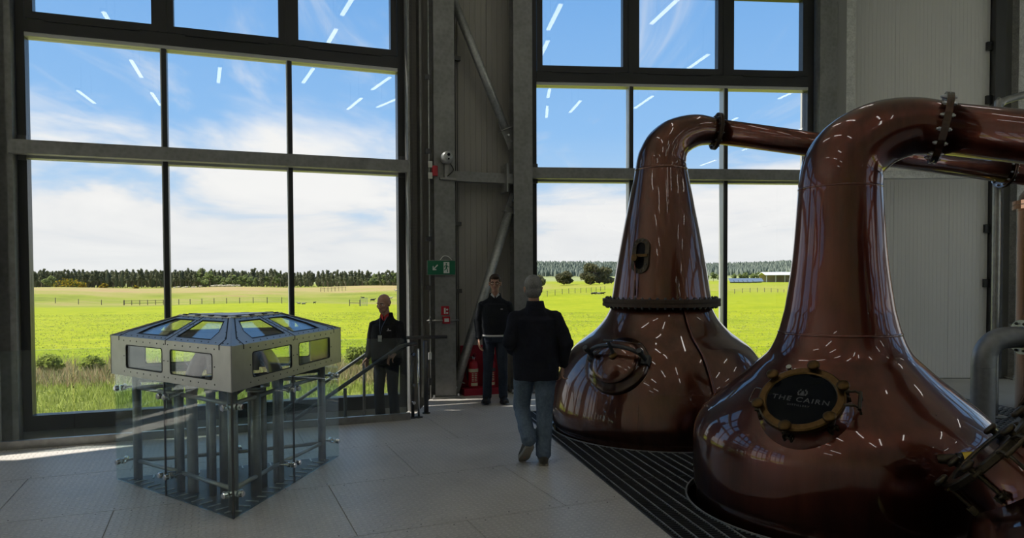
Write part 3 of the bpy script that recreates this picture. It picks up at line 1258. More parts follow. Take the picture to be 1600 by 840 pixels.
def round_tree(seed, h, w, mats=(1, 3), nb=9, n=60, size=.6, low=.3):
    r_ = np.random.default_rng(seed)
    m = MB()
    m.tube([(0, 0, -.4), (r_.normal(0, .1), 0, h * .45), (r_.normal(0, .2), 0, h * .75)], [.028 * h, .02 * h, .008 * h], 6, 0, True, False)
    blobs = []
    for i in range(nb):
        a = r_.uniform(0, 2 * PI)
        s = w * r_.uniform(.19, .27)
        f = r_.uniform(low, .84)
        z = h * f
        q = r_.uniform(.1, 1) ** .6 * (w / 2 - s * .6) * math.sqrt(max(.02, 1 - (max(f - .25, 0) / .68) ** 2))
        blobs.append((q * math.cos(a), q * math.sin(a), z, s, s, s * .75))
    leafcloud(m, blobs, n, size, r_, mats)
    return m


def plant(src_list, x, y, scale, label, cat, group, rz=None, sink=0.0):
    src = random.choice(src_list)
    o = src.copy()
    COL.objects.link(o)
    o.location = (x, y, float(ground_z(x, y)) - sink)
    o.rotation_euler = (0, 0, random.uniform(0, 6.28) if rz is None else rz)
    o.scale = (scale, scale, scale * random.uniform(.92, 1.1))
    return tag(o, label, cat, group)


def proto(m, name, mats):
    o = m.build(name, mats)
    o.data.transform(M.Translation(o.location))
    o.location = (0, 0, 0)
    COL.objects.unlink(o)
    return o


pines = [proto(pine_mesh(s), 'pine_tree', [bark] + lp) for s in (11, 12, 13, 14)]
birches = [proto(round_tree(s, 10.5, 6.0, n=42, size=.7), 'broadleaf_tree', [bark] + lb) for s in (21, 22, 23)]
FOR = 'pines in the forest belt beyond the field'
FOB = 'light green trees along the forest belt'


def forest_pos(u_, row):
    d_ = 440 + row * 7 + random.uniform(-2.5, 2.5) + 25 * math.sin(u_ * 9)
    return u_ * d_, d_


# belt seen in the left window (u -0.70 .. -0.14): pines, broadleaves where the belt is pale
uu = np.linspace(-.70, -.135, 112)
for row in range(2):
    for i, u_ in enumerate(uu):
        u2 = u_ + random.uniform(-.0022, .0022) + row * .0025
        x, y = forest_pos(u2, row)
        pn = ('left', 'middle', 'right')[(u2 > -.485) + (u2 > -.31)]
        pale = (-.445 < u2 < -.33) or (u2 > -.205)
        hs = .90 if u2 < -.33 else .76
        if pale and random.random() < (.55 if row == 0 else .3):
            big = 1.15 if -.47 < u2 < -.42 else .78
            plant(birches, x, y, big * random.uniform(.85, 1.15), 'pale green broadleaf tree in the forest belt beyond the ' + pn + ' pane of the left window', 'tree', FOB + ', ' + pn + ' pane')
        else:
            plant(pines, x, y, hs * random.uniform(.93, 1.05), 'dark pine in the forest belt beyond the ' + pn + ' pane of the left window', 'tree', FOR + ', ' + pn + ' pane')
# the depth of the forest behind the front rows
r_ = np.random.default_rng(5)
m = MB()
for _ in range(1700):
    u_ = r_.uniform(-1.3, -.10)
    d_ = r_.uniform(462, 540)
    x, y = u_ * d_, d_
    h = r_.uniform(9.8, 11.4) * (1.0 if u_ < -.33 else .80)
    z = float(ground_z(x, y))
    rings = [[(x + w * math.cos(2 * PI * j / 6 + q), y + w * math.sin(2 * PI * j / 6 + q), z + h * f) for j in range(6)] for f, w, q in ((0.05, .5, 0), (.35, 1.5, .4), (.6, 1.3, .1), (.85, .8, .7), (1.0, .12, 0))]
    m.loftrings(rings, int(r_.integers(0, 2)), False)
tag(m.build('forest_depth', lp, stuff=True), 'dense dark woodland behind the front row of pines', 'woodland')
# wooded hills in the right window
hz = [mat('hill_wood_a', (.095, .118, .095), .95), mat('hill_wood_b', (.13, .152, .12), .95), mat('hill_wood_c', (.075, .095, .075), .95)]  # distance haze is mixed into these colours
m = MB()
for _ in range(7000):
    u_ = r_.uniform(-.02, .62)
    d_ = r_.uniform(1150, 2300)
    x, y = u_ * d_, d_
    z = float(ground_z(x, y))
    h = r_.uniform(8, 15)
    w = h * r_.uniform(.2, .32)
    q = r_.uniform(0, 1)
    base = [(x + w * math.cos(2 * PI * j / 5 + q), y + w * math.sin(2 * PI * j / 5 + q), z + h * .12) for j in range(5)]
    midr = [(x + w * .8 * math.cos(2 * PI * j / 5 + q), y + w * .8 * math.sin(2 * PI * j / 5 + q), z + h * .6) for j in range(5)]
    top = [(x + w * .1 * math.cos(2 * PI * j / 5), y + w * .1 * math.sin(2 * PI * j / 5), z + h) for j in range(5)]
    m.loftrings([base, midr, top], int(r_.integers(0, 3)), False, caps=False)
tag(m.build('hill_forest', hz, stuff=True), 'haze-toned conifer forest covering the hills beyond the right window', 'woodland')

# single trees
gx = lambda px, d_: (px - 800) / 1109 * d_
trees = [(882, 330, 6.6, 8.0, 'round grey green tree standing alone, left of the larger clump'),
         (922, 320, 9.2, 9.5, 'tall bushy tree at the left of the clump behind the far still'),
         (944, 322, 8.2, 9.0, 'broad tree at the right of the clump behind the far still'),
         (843, 300, 4.0, 5.0, 'small dark tree at the left edge of the right window')]
lt = [leafmat('tree_leaf_grey', (.15, .16, .085)), leafmat('tree_leaf_olive', (.21, .20, .11))]
for i, (px, d_, h, w, lab) in enumerate(trees):
    o = round_tree(40 + i, h, w, n=210, size=.6, nb=15, low=.10).build('field_tree', [bark] + lt)
    o.location = (gx(px, d_), d_, float(ground_z(gx(px, d_), d_)))
    tag(o, lab, 'tree')
o = round_tree(60, 5.2, 6.2, n=90, size=.45, nb=10, low=.35).build('field_tree', [bark] + lb)
o.location = (gx(77, 300), 300, float(ground_z(gx(77, 300), 300)))
tag(o, 'pale windswept tree at the left of the field before the pines', 'tree')
bushes = [(104, 236, 1.6, 9, 0), (128, 246, 1.3, 5, 0), (163, 250, 1.9, 3.2, 0), (212, 262, 1.5, 2.6, 0)]
for i, (px, d_, h, w, k) in enumerate(bushes):
    o = round_tree(70 + i, h, w, n=60, size=.35, nb=7, low=.2).build('gorse_bush', [bark] + lg)
    o.location = (gx(px, d_), d_, float(ground_z(gx(px, d_), d_)))
    tag(o, ['long yellow gorse bush on the ridge, leftmost of them', 'low yellow gorse bush beside the long one on the ridge', 'round yellow gorse bush on the ridge before the pines', 'small yellow gorse bush on the ridge, nearest the left mullion'][i], 'bush')
for px, d_, h, w, lab in ((78, 22.0, .30, .9, 'small green shrub among the dry weeds, left of the safe'), (141, 22.0, .25, .7, 'low leafy shrub among the dry weeds near the safe'),
                          (565, 22.0, .5, 1.0, 'weedy green shrub beyond the glass beside the bald man')):
    o = round_tree(int(px), h, w, n=160, size=.09, nb=9, low=.2).build('weed_shrub', [bark] + gm[1:])
    o.location = (gx(px, d_), d_, float(ground_z(gx(px, d_), d_)) - .05)
    tag(o, lab, 'shrub')
belt = [proto(round_tree(s, 7.0, 6.5, n=36, size=.8), 'hedgerow_tree', [bark] + lb) for s in (31, 32)]
for i in range(26):
    u_ = .205 + .24 * i / 25 + random.uniform(-.003, .003)
    d_ = 640 + random.uniform(-15, 15)
    plant(belt, u_ * d_, d_, random.uniform(.85, 1.3), 'green tree in the hedgerow below the hills beyond the right window', 'tree', 'hedgerow trees below the hills')

# ---- fences
wood = mat('weathered_post', (.20, .16, .12), .9)
wire = mat('fence_wire', (.25, .25, .24), .6, .5)


def fence(label, pts, gap, h, rails=(), wr=(.35, .65, .95)):
    t = thing('field_fence', label, 'fence', (pts[0][0], pts[0][1], float(ground_z(*pts[0]))))
    post = None
    prev = None
    wm = MB()
    for (x0, y0), (x1, y1) in zip(pts[:-1], pts[1:]):
        L = math.hypot(x1 - x0, y1 - y0)
        n = max(1, int(L / gap))
        for k in range(n + (1 if (x1, y1) == pts[-1] else 0)):
            x, y = x0 + (x1 - x0) * k / n, y0 + (y1 - y0) * k / n
            z = float(ground_z(x, y))
            if post is None:
                m = MB()
                m.box((x, y, z + h / 2 - .1), (.11, .11, h + .2))
                post = m.build('post', wood, t)
                org = V((x, y, z))
            else:
                part_copy(post, t, M.Translation(V((x, y, z)) - org))
            if prev is not None:
                for f in wr:
                    wm.beam(prev + V((0, 0, h * f)), V((x, y, z + h * f)), .02, .02)
                for f in rails:
                    wm.beam(prev + V((0, 0, h * f)), V((x, y, z + h * f)), .04, .07, mat=1)
            prev = V((x, y, z))
    wm.build('wires', [wire, wood], t, stuff=True)
    return t


fence('post and wire fence crossing the field beyond the left window', [(gx(50, 150), 150), (gx(190, 150), 151)], 4.4, 1.15)
fence('closer set wooden rail fence ending near the left mullion', [(gx(191, 150), 150.5), (gx(255, 152), 152)], 1.5, 1.1, rails=(.4, .85))
fence('post and wire fence running right behind the safe', [(gx(262, 150), 150), (gx(440, 128), 128)], 4.2, 1.1)
fence('old wire fence on the far slope right of the mullion', [(gx(501, 215), 215), (gx(540, 222), 222)], 1.3, 1.3, rails=(.8,))
fence('wire fence beside the metal gate beyond the bald man', [(gx(546, 112), 112), (gx(561, 112), 112.5)], .9, 1.0, rails=(.5,))
fence('thin fence across the green field at the right window', [(gx(1135, 150), 150), (gx(1225, 175), 175)], 4.0, 1.0)
fence('sloping fence on the rise behind the grey haired man', [(gx(842, 130), 130), (gx(945, 190), 190)], 5.5, 1.1)
t = thing('field_gate', 'pale metal field gate standing open in the field beyond the bald man', 'gate', (gx(567, 112), 112.5, float(ground_z(gx(567, 112), 112.5))))
x0, x1, y0 = gx(562, 112), gx(572.5, 112), 112.5
zg = float(ground_z(x0, y0))
m = MB()
for z in (.15, 1.25):
    m.beam((x0, y0, zg + z), (x1, y0, zg + z), .06, .06)
for x in (x0, x1):
    m.beam((x, y0, zg), (x, y0, zg + 1.3), .07, .07)
m.build('gate_frame', Mt['galv'], t)
for i in range(4):
    m = MB()
    z = .36 + i * .22
    m.beam((x0, y0, zg + z), (x1, y0, zg + z), .035, .035)
    m.build('bar', Mt['galv'], t)
for i in range(3):
    m = MB()
    x = x0 + (x1 - x0) * (i + 1) / 4
    m.beam((x, y0, zg + .15), (x, y0, zg + 1.25), .035, .035)
    m.build('brace', Mt['galv'], t)


# ---- barn, panel rows, animals on the fields
bd = 520
bx0, bx1 = gx(1192, bd), gx(1262, bd)
bz = float(ground_z((bx0 + bx1) / 2, bd))
t = thing('barn', 'open sided barn with a pale roof, far beyond the right window', 'building', ((bx0 + bx1) / 2, bd, bz))
m = MB()
wr = mat('barn_roof', (.55, .57, .59), .5)
wt = mat('barn_wall', (.42, .35, .27), .8)
m.loftrings([[(bx0 - 1, bd - 8, bz + 5.2), (bx0 - 1, bd, bz + 7.4), (bx0 - 1, bd + 8, bz + 5.2), (bx0 - 1, bd + 8, bz + 5.0), (bx0 - 1, bd, bz + 7.1), (bx0 - 1, bd - 8, bz + 5.0)],
             [(bx1 + 1, bd - 8, bz + 5.2), (bx1 + 1, bd, bz + 7.4), (bx1 + 1, bd + 8, bz + 5.2), (bx1 + 1, bd + 8, bz + 5.0), (bx1 + 1, bd, bz + 7.1), (bx1 + 1, bd - 8, bz + 5.0)]], 0, False)
m.build('roof', wr, t)
m = MB()
m.box(((bx0 + bx1) / 2, bd + 7.5, bz + 2.5), (bx1 - bx0, .3, 5.2))
m.build('back_wall', wt, t)
for i in range(6):
    m = MB()
    m.box((bx0 + (bx1 - bx0) * i / 5, bd - 7.6, bz + 2.4), (.45, .45, 5.4))
    m.build('post', Mt['galv'], t)
m = MB()
m.box((bx0 + 22, bd - 3, bz + 1.6), (9, 5, 3.2))
m.build('bale_stack', wt, t)
mp = mat('roof_blue_grey', (.10, .13, .18), .3)
mpe = mat('roof_pale_edge', (.55, .58, .62), .4)
proto_row = None
for i, (pa, pb, d_) in enumerate(((1141, 1176, 420), (1144, 1186, 440), (1150, 1192, 462), (1158, 1194, 486))):
    xa, xb = gx(pa, d_), gx(pb, d_)
    z = float(ground_z((xa + xb) / 2, d_))
    t = thing('panel_row', ['nearest', 'second', 'third', 'farthest'][i] + ' low blue grey panel row left of the barn', 'panels', ((xa + xb) / 2, d_, z))
    n = 5
    for k in range(n):
        a = xa + (xb - xa) * k / n
        c_ = xa + (xb - xa) * (k + 1) / n - .3
        m = MB()
        m.loftrings([[(a, d_, z + .8), (a, d_ + 4, z + 2.9), (a, d_ + 4, z + 3.0), (a, d_, z + .9)], [(c_, d_, z + .8), (c_, d_ + 4, z + 2.9), (c_, d_ + 4, z + 3.0), (c_, d_, z + .9)]], 0, False)
        m.box(((a + c_) / 2, d_ - .02, z + .86), (c_ - a, .12, .16), mat=1)
        m.build('panel', [mp, mpe], t)
    m = MB()
    m.box(((xa + xb) / 2, d_ + 2.2, z + .9), (xb - xa - 1, .2, 1.9))
    m.build('stand', Mt['dark_steel'], t)


def beast(name, label, cat, px, d_, L, h, mats, rz, lying=False, group=None):
    x, y = gx(px, d_), d_
    z = float(ground_z(x, y))
    t = thing(name, label, cat, (x, y, z), rz, group)
    b0 = .28 * h if lying else .58 * h
    m = MB()
    prof = [(-.50, .10, .02), (-.46, .20, .02), (-.25, .25, .0), (.05, .25, -.02), (.30, .26, .0), (.46, .20, .04), (.55, .12, .12)]
    rings = []
    for fx_, r_, dz in prof:
        rings.append([(fx_ * L, r_ * h * .72 * math.cos(a), b0 + .10 * h + dz * h + r_ * h * math.sin(a)) for a in [2 * PI * j / 10 for j in range(10)]])
    m.loftrings(rings, 0, True)
    m.tube([(.50 * L, 0, b0 + .2 * h), (.62 * L, 0, b0 + .34 * h), (.70 * L, 0, b0 + .36 * h), (.84 * L, 0, b0 + .24 * h)], [.13 * h, .11 * h, .11 * h, .06 * h], 8)
    m.tube([(-.50 * L, 0, b0 + .22 * h), (-.54 * L, 0, b0 - .15 * h)], [.025 * h, .015 * h], 5)
    for sy in (-1, 1):
        m.tube([(.66 * L, sy * .08 * h, b0 + .42 * h), (.64 * L, sy * .17 * h, b0 + .43 * h)], [.04 * h, .012 * h], 5)
        for fx_ in (-.40, .36):
            if lying:
                m.tube([(fx_ * L, sy * .15 * h, .12 * h), ((fx_ + .2) * L, sy * .2 * h, .05 * h)], [.07 * h, .04 * h], 6)
            elif fx_ < 0:
                m.tube([(fx_ * L, sy * .11 * h, b0), ((fx_ + .04) * L, sy * .11 * h, .40 * h), ((fx_ - .05) * L, sy * .11 * h, .24 * h), ((fx_ - .03) * L, sy * .11 * h, 0)], [.11 * h, .07 * h, .045 * h, .04 * h], 6)
            else:
                m.tube([(fx_ * L, sy * .11 * h, b0), (fx_ * L, sy * .11 * h, .26 * h), (fx_ * L, sy * .11 * h, 0)], [.09 * h, .05 * h, .04 * h], 6)
    m.build('body', mats, t, local=True)
    return t


ck = mat('black_hide', (.012, .011, .010), .7)
gh = mat('grey_hide', (.16, .15, .14), .8)
wl = mat('cream_fleece', (.45, .41, .32), .9)
beast('cow', 'black cow standing broadside on the slope left of the bald man', 'cow', 582, 172, 1.05, .85, ck, .2)
beast('cow', 'black cow lying alone left of the standing cow', 'cow', 567, 186, .8, .6, ck, 3.0, True)
beast('cow', 'dark grey cow lying in the field right of the mullion', 'cow', 474, 118, .62, .5, gh, .1, True)
beast('cow', 'pale cow lying beside the dark grey one', 'cow', 467, 121, .58, .5, gh, 2.9, True)
beast('calf', 'small black calf standing on the field behind the safe', 'cow', 491, 124, .4, .45, ck, .4)
beast('sheep', 'white sheep standing just right of the bald man\'s head', 'sheep', 610, 178, .9, .75, wl, .1)
beast('sheep', 'white sheep at the right edge of the left window', 'sheep', 620, 205, 1.0, .8, wl, 3.0)
for i in range(16):
    beast('sheep', 'cream sheep in the flock along the tan ridge behind the safe', 'sheep', 331 + i * 2.9 + random.uniform(-1, 1), 238 + random.uniform(-6, 8), .85, .75, wl, random.choice((0, 3.1)) + random.uniform(-.3, .3), group='sheep flock on the ridge')
for i in range(7):
    beast('sheep', 'cream sheep grazing on the ridge just right of the left mullion', 'sheep', 271 + i * 7 + random.uniform(-2, 2), 243 + random.uniform(-6, 8), .85, .75, wl, random.choice((0, 3.1)), group='sheep by the left mullion')
beast('cow', 'dark cow lying in the field left of the far still', 'cow', 927, 150, 1.0, .7, ck, .1, True)
beast('cow', 'grey cow lying beside the dark one left of the far still', 'cow', 934, 151, 1.1, .75, gh, 3.1, True)
beast('cow', 'black cow half hidden by the far still\'s flange', 'cow', 941, 155, .95, .7, ck, .3, True)

# ================================================================== stair, kerb, balustrade
t = thing('stair_kerb', 'low grey metal kerb along the stair opening under the glass', 'kerb', (CR.x, CR.y, 0))
L = 7.6
m = MB()
p0, p1 = CR, CR + CD * L
m.beam(p0 + V((0, 0, .038)), p1 + V((0, 0, .038)), .05, .094)
m.build('upstand', Mt['steel_dark'], t)
m = MB()
m.beam(p0 + V((0, 0, -.45)) - CN * .03, p1 + V((0, 0, -.45)) - CN * .03, .03, .9)
m.build('face_plate', Mt['galv_dull'], t)
bal = thing('glass_balustrade', 'clear glass balustrade panels standing on the kerb before the window', 'balustrade', (CR.x - .6, CR.y - .23, .085))
w = 1.185
for i in range(6):
    a, b_ = CR + CD * (.03 + i * w), CR + CD * (.03 + (i + 1) * w - .012)
    m = MB()
    m.beam(a + V((0, 0, .545)), b_ + V((0, 0, .545)), .0135, .93)
    m.build('glass_panel', Mt['glass_rail'], bal)

# steps: run back along the wall towards the left
stair = thing('staircase', 'steel stair going down to the left between balustrade and window', 'stair', (CR.x, 9.5, -1.1))
SD = -FA.d                                  # going down
run, rise = .40, .18
for k in range(6):
    z = -(k + 1) * rise
    a = k * run
    A0_, B0_ = V((CR.x, CR.y, 0)) - CN * .06, V((VR.x, VR.y, 0)) - FA.n * -.12
    depth_ = run if k < 5 else 2.1
    c = [A0_ + SD * a, A0_ + SD * (a + depth_), B0_ + SD * (a + depth_), B0_ + SD * a]
    m = MB()
    m.prism([(p.x, p.y) for p in c], z - .045, z)
    m.build('tread' if k < 5 else 'landing', Mt['plate'], stair)
    m = MB()
    m.beam(c[0] + V((0, 0, z + rise / 2 - .02)), c[3] + V((0, 0, z + rise / 2 - .02)), .012, rise - .05)
    m.build('riser', Mt['galv_dull'], stair)


def handrail(label, start, along, h0, slope, level, n, lead=None):
    t = thing('handrail', label, 'handrail', (start.x, start.y, 0))
    pts = []
    if lead is not None:
        pts += [start + lead, start + lead * .25]
    pts += [start + V((0, 0, 0)), start + along * .08 + V((0, 0, -.02))]
    pts = [p + V((0, 0, h0)) for p in pts]
    pts.append(start + along * level + V((0, 0, h0 - slope * level)))
    m = MB()
    m.tube(pts, .024, 12)
    m.build('rail', Mt['dark_steel'], t)
    return t


rs = CR + CD * .02 - CN * .09
h1 = handrail('near black handrail sloping down the stair just inside the glass', rs, SD, .915, .64, 2.9, 3, lead=V((.10, .16, 0)))
rf = FA.P(-.55, .38, 0)
h2 = handrail('far black handrail sloping down the stair beside the window', rf + SD * .25, SD, .90, .64, 2.9, 3, lead=V((.75, .2, 0)))
for hr_, st, offs in ((h1, rs, (.75, 1.7)), (h2, rf + SD * .25, (.4, 1.45))):
    for a in offs:
        p = st + SD * a
        zt = .915 - .64 * a - .02
        zb = -(int(a / run) + 1) * rise
        m = MB()
        m.tube([p + V((0, 0, zb)), p + V((0, 0, zt))], .02, 10)
        m.build('post', Mt['dark_steel'], hr_)
# end posts at the stair head
t = thing('stair_post', 'slim dark posts with glass clamps at the stair head beside the exit column', 'post', (-1.2, 8.78, 0))
for dx, dy, h, r, mn in ((0.0, 0.0, .90, .021, 'dark_steel'), (.07, .03, .86, .014, 'chrome'), (.13, .30, .93, .030, 'dark_steel')):
    p = rs + V((.07 + dx, .02 + dy, 0))
    m = MB()
    m.tube([p, p + V((0, 0, h))], r, 12)
    q = m.build('upright', Mt[mn], t)
    m = MB()
    m.cyl(p, p + V((0, 0, .012)), .05, n=16)
    m.build('foot_plate', Mt['dark_steel'], t)
for z in (.20, .42, .80):
    p = rs + V((.07, .02, z))
    m = MB()
    m.cyl(p - CN * -.0, p + CN * .085, .02, n=14)
    m.build('clamp', Mt['chrome'], t)

# ================================================================== spirit safe
safe = thing('spirit_safe', 'triangular stainless spirit safe with riveted hood standing on clear glass sides', 'spirit safe', (SAFE_C.x, SAFE_C.y, 0))


def tri(scale, z):
    return [V((SAFE_C.x + (p.x - SAFE_C.x) * scale, SAFE_C.y + (p.y - SAFE_C.y) * scale, z)) for p in SAFE]


# floor of the safe: dark base with short pale slots
tb = tri(.985, 0)
m = MB()
m.prism([(p.x, p.y) for p in tb], 0.0, .006)
base = m.build('base_plate', Mt['dark_steel'], safe)
for i in range(3):
    a, b_ = tb[i], tb[(i + 1) % 3]
    d = (b_ - a)
    Ls = d.length
    d.normalize()
    inn = V((SAFE_C.x, SAFE_C.y, 0)) - (a + b_) / 2
    inn.z = 0
    inn = (inn - d * inn.dot(d)).normalized()
    for k in range(1, 15):
        q = a + d * (Ls * (k + .2) / 15.5)
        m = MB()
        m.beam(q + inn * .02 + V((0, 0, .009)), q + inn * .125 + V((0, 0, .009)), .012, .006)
        m.build('slot_bar', Mt['galv_lightened'], base)
# glass panels: two to a side
ZG0, ZG1 = .004, .965
for i in range(3):
    a, b_ = tri(1, 0)[i], tri(1, 0)[(i + 1) % 3]
    d = (b_ - a)
    Ls = d.length
    d.normalize()
    mid = Ls / 2 if i != 2 else Ls * .47
    for s0, s1 in ((.008, mid - .006), (mid + .006, Ls - .008)):
        m = MB()
        m.beam(a + d * s0 + V((0, 0, (ZG0 + ZG1) / 2)), a + d * s1 + V((0, 0, (ZG0 + ZG1) / 2)), .012, ZG1 - ZG0)
        m.build('glass_panel', Mt['glass_safe'], safe)
    for s_ in ((.0, mid) if i == 0 else (mid,)):
        m = MB()
        p = a + d * s_
        m.beam(p + V((0, 0, ZG0)), p + V((0, 0, ZG1 - .03)), .011, .0135, up=d)
        m.build('joint_seal', Mt['dark_steel'], safe)
    # legs inside: corner and middle
    inn = (SAFE_C - (a + b_) / 2)
    inn.z = 0
    inn = (inn - d * inn.dot(d)).normalized()
    for s_, r_ in ((mid, .030),):
        p = a + d * s_ + inn * .125
        m = MB()
        m.tube([p, p + V((0, 0, .94))], r_, 16)
        m.build('leg', Mt['steel_dark'], safe)
    ca = a + (SAFE_C - a).normalized() * .20
    ca.z = 0
    m = MB()
    m.tube([ca, ca + V((0, 0, .94))], .036, 16)
    m.build('leg', Mt['steel_dark'], safe)
    # rails low and high between the legs
    cb = b_ + (SAFE_C - b_).normalized() * .20
    cb.z = 0
    mp_ = a + d * mid + inn * .125
    for z in (.165, .80):
        for q0, q1 in ((ca, mp_), (mp_, cb)):
            m = MB()
            m.tube([q0 + V((0, 0, z)), q1 + V((0, 0, z))], .0175, 12)
            m.build('rail', Mt['steel'], safe)
    # glass clamps: pairs at joints and by the corners
    for s_ in (.075, mid - .045, mid + .045, Ls - .075):
        for z in (.165, .80):
            p = a + d * s_ + V((0, 0, z))
            m = MB()
            m.cyl(p - inn * .032, p - inn * .008, .024, .024, 16)
            m.cyl(p + inn * .008, p + inn * .03, .024, .024, 16)
            m.cyl(p + inn * .02, p + inn * .125, .011, n=10)
            m.cyl(p - inn * .040, p - inn * .032, .017, .022, 16)
            m.build('glass_clamp', Mt['chrome'], safe)

# hood: three side panels with two windows each
HS = 1.03
th_b, th_t = tri(HS, .92), tri(HS, 1.25)
ZR = 1.425
tt = tri(.43, ZR)


def pane_with_rivets(name, a, b_, up, outer, holes, thick, parent, rivet_pts, mname='steel'):
    """flat plate in the plane a->b / up with rounded openings"""
    x = (b_ - a).normalized()
    y = (up - x * up.dot(x)).normalized()
    n = x.cross(y)
    mx = M.Identity(4)
    for i_ in range(3):
        mx[i_][0], mx[i_][1], mx[i_][2], mx[i_][3] = x[i_], y[i_], n[i_], a[i_]
    m = MB()
    m.prism(outer, -thick, 0.0, mx, holes=holes)
    o = m.build(name, Mt[mname], parent)
    m = MB()
    for (u_, v_) in rivet_pts:
        m.lathe([(.0001, .0038), (.0045, .003), (.0062, 0.0)], 8, mx @ M.Translation((u_, v_, 0)), caps=False)
    m.build('rivets', Mt['dark_steel'], o, stuff=True)
    for h_ in holes:
        m = MB()
        cx_ = sum(p[0] for p in h_) / len(h_)
        cy_ = sum(p[1] for p in h_) / len(h_)
        big = [(cx_ + (p[0] - cx_) * 1.04, cy_ + (p[1] - cy_) * 1.06) for p in h_]
        m.prism(big, -thick - .008, -thick - .001, mx)
        m.build('pane', Mt['glass_clear'], o)
        m = MB()
        m.prism([(cx_ + (p[0] - cx_) * 1.012, cy_ + (p[1] - cy_) * 1.03) for p in h_], -thick - .0005, .002, mx, holes=[[(cx_ + (p[0] - cx_) * .982, cy_ + (p[1] - cy_) * .955) for p in h_]])
        m.build('gasket', Mt['rubber'], o)
    return o, mx


def rect_rivets(x0, y0, x1, y1, nx, ny):
    out = []
    for i_ in range(nx):
        f = i_ / (nx - 1)
        out += [(x0 + (x1 - x0) * f, y0), (x0 + (x1 - x0) * f, y1)]
    for j_ in range(1, ny - 1):
        f = j_ / (ny - 1)
        out += [(x0, y0 + (y1 - y0) * f), (x1, y0 + (y1 - y0) * f)]
    return out


for i in range(3):
    j = (i + 1) % 3
    a, b_ = th_b[i], th_b[j]
    Ls = (b_ - a).length
    wins = ((.150, .473), (.540, .865))
    holes, riv = [], []
    for f0, f1 in wins:
        holes.append(rrect(f0 * Ls, .070, f1 * Ls, .262, .022))
        riv += rect_rivets(f0 * Ls - .032, .038, f1 * Ls + .030, .298, 7, 3)
    pane_with_rivets('side_panel', a, b_, V((0, 0, 1)), [(0, 0), (Ls, 0), (Ls, .33), (0, .33)], holes, .006, safe, riv)
    # roof: two framed panels per side, sloping up to the small top
    la, lb_ = th_t[i], th_t[j]
    ua_, ub_ = tt[i], tt[j]
    x = (lb_ - la).normalized()
    upv = ((ua_ + ub_) / 2 - (la + lb_) / 2)
    upv = upv - x * upv.dot(x)
    Hs = upv.length
    e0 = (ua_ - la).dot(x)
    e1 = (ub_ - la).dot(x)
    mids = Ls * .505
    midt = e0 + (e1 - e0) * .5
    for k in (0, 1):
        if k == 0:
            o_ = [(.0, 0), (mids - .003, 0), (midt - .003, Hs), (e0, Hs)]
        else:
            o_ = [(mids + .003, 0), (Ls, 0), (e1, Hs), (midt + .003, Hs)]
        bt, tp = .16, .84

        def at(f, g):
            lo_ = [o_[0][0] + (o_[1][0] - o_[0][0]) * f, 0]
            hi_ = [o_[3][0] + (o_[2][0] - o_[3][0]) * f, Hs]
            return (lo_[0] + (hi_[0] - lo_[0]) * g, Hs * g)
        if k == 0:
            hol = [at(.33, bt), at(.92, bt), at(.88, tp), at(.22, tp), at(.24, .45)]
        else:
            hol = [at(.08, bt), at(.67, bt), at(.76, .45), at(.78, tp), at(.12, tp)]
        riv = [at(f, .07) for f in (.12, .22, .33, .44, .55, .66, .77, .88, .95)] + [at(f, .93) for f in (.1, .3, .5, .7, .9)]
        riv += [at(.955 if k == 0 else .045, g) for g in (.25, .45, .65, .82)] + [at(.10 if k == 0 else .90, g) for g in (.25, .45, .65, .82)]
        pane_with_rivets('roof_panel', la, lb_, upv, o_, [hol], .006, safe, riv)
        # dark seam strips round the panel: along the middle seam and beside the hip
        un = upv.normalized()
        seg_ = [at(1.0 if k == 0 else 0.0, .0), at(1.0 if k == 0 else 0.0, 1.0)]
        hipl = [at(.17 if k == 0 else .83, .0), at(.085 if k == 0 else .915, .22), at(.11 if k == 0 else .89, 1.0)]
        for line in ([seg_] if k == 0 else []) + [hipl]:
            m = MB()
            for q0, q1 in zip(line[:-1], line[1:]):
                m.beam(la + x * q0[0] + un * q0[1], la + x * q1[0] + un * q1[1], .009, .004, up=x.cross(un))
            q0 = line[0]
            m.beam(la + x * q0[0], la + x * q0[0] + V((0, 0, -.035)), .009, .004, up=x.cross(V((0, 0, 1))))
            m.build('panel_seam', Mt['rubber'], safe)
        # hinge pair at the top edge of each roof panel
        for f in (.25, .75):
            q = at(f, .99)
            p = la + x * q[0] + upv.normalized() * q[1]
            m = MB()
            m.tube([p - x * .035 + V((0, 0, .008)), p + x * .035 + V((0, 0, .008))], .008, 8)
            m.build('hinge', Mt['dark_steel'], safe)
    # hip strap over each corner
    m = MB()
    m.beam(th_t[i] + V((0, 0, .002)), tt[i] + V((0, 0, .002)), .012, .006)
    m.build('hip_seam', Mt['steel'], safe)
m = MB()
m.prism([(p.x, p.y) for p in tri(.445, 0)], ZR - .004, ZR + .006)
m.build('top_plate', Mt['steel'], safe)
m = MB()
m.prism([(p.x, p.y) for p in tri(.33, 0)], ZR + .006, ZR + .014)
m.build('top_hatch', Mt['steel_dark'], safe)
m = MB()
m.prism([(p.x, p.y) for p in tri(1.0, 0)], .922, .928, holes=[[(p.x, p.y) for p in tri(.80, 0)]])
m.build('hood_flange', Mt['steel_dark'], safe)
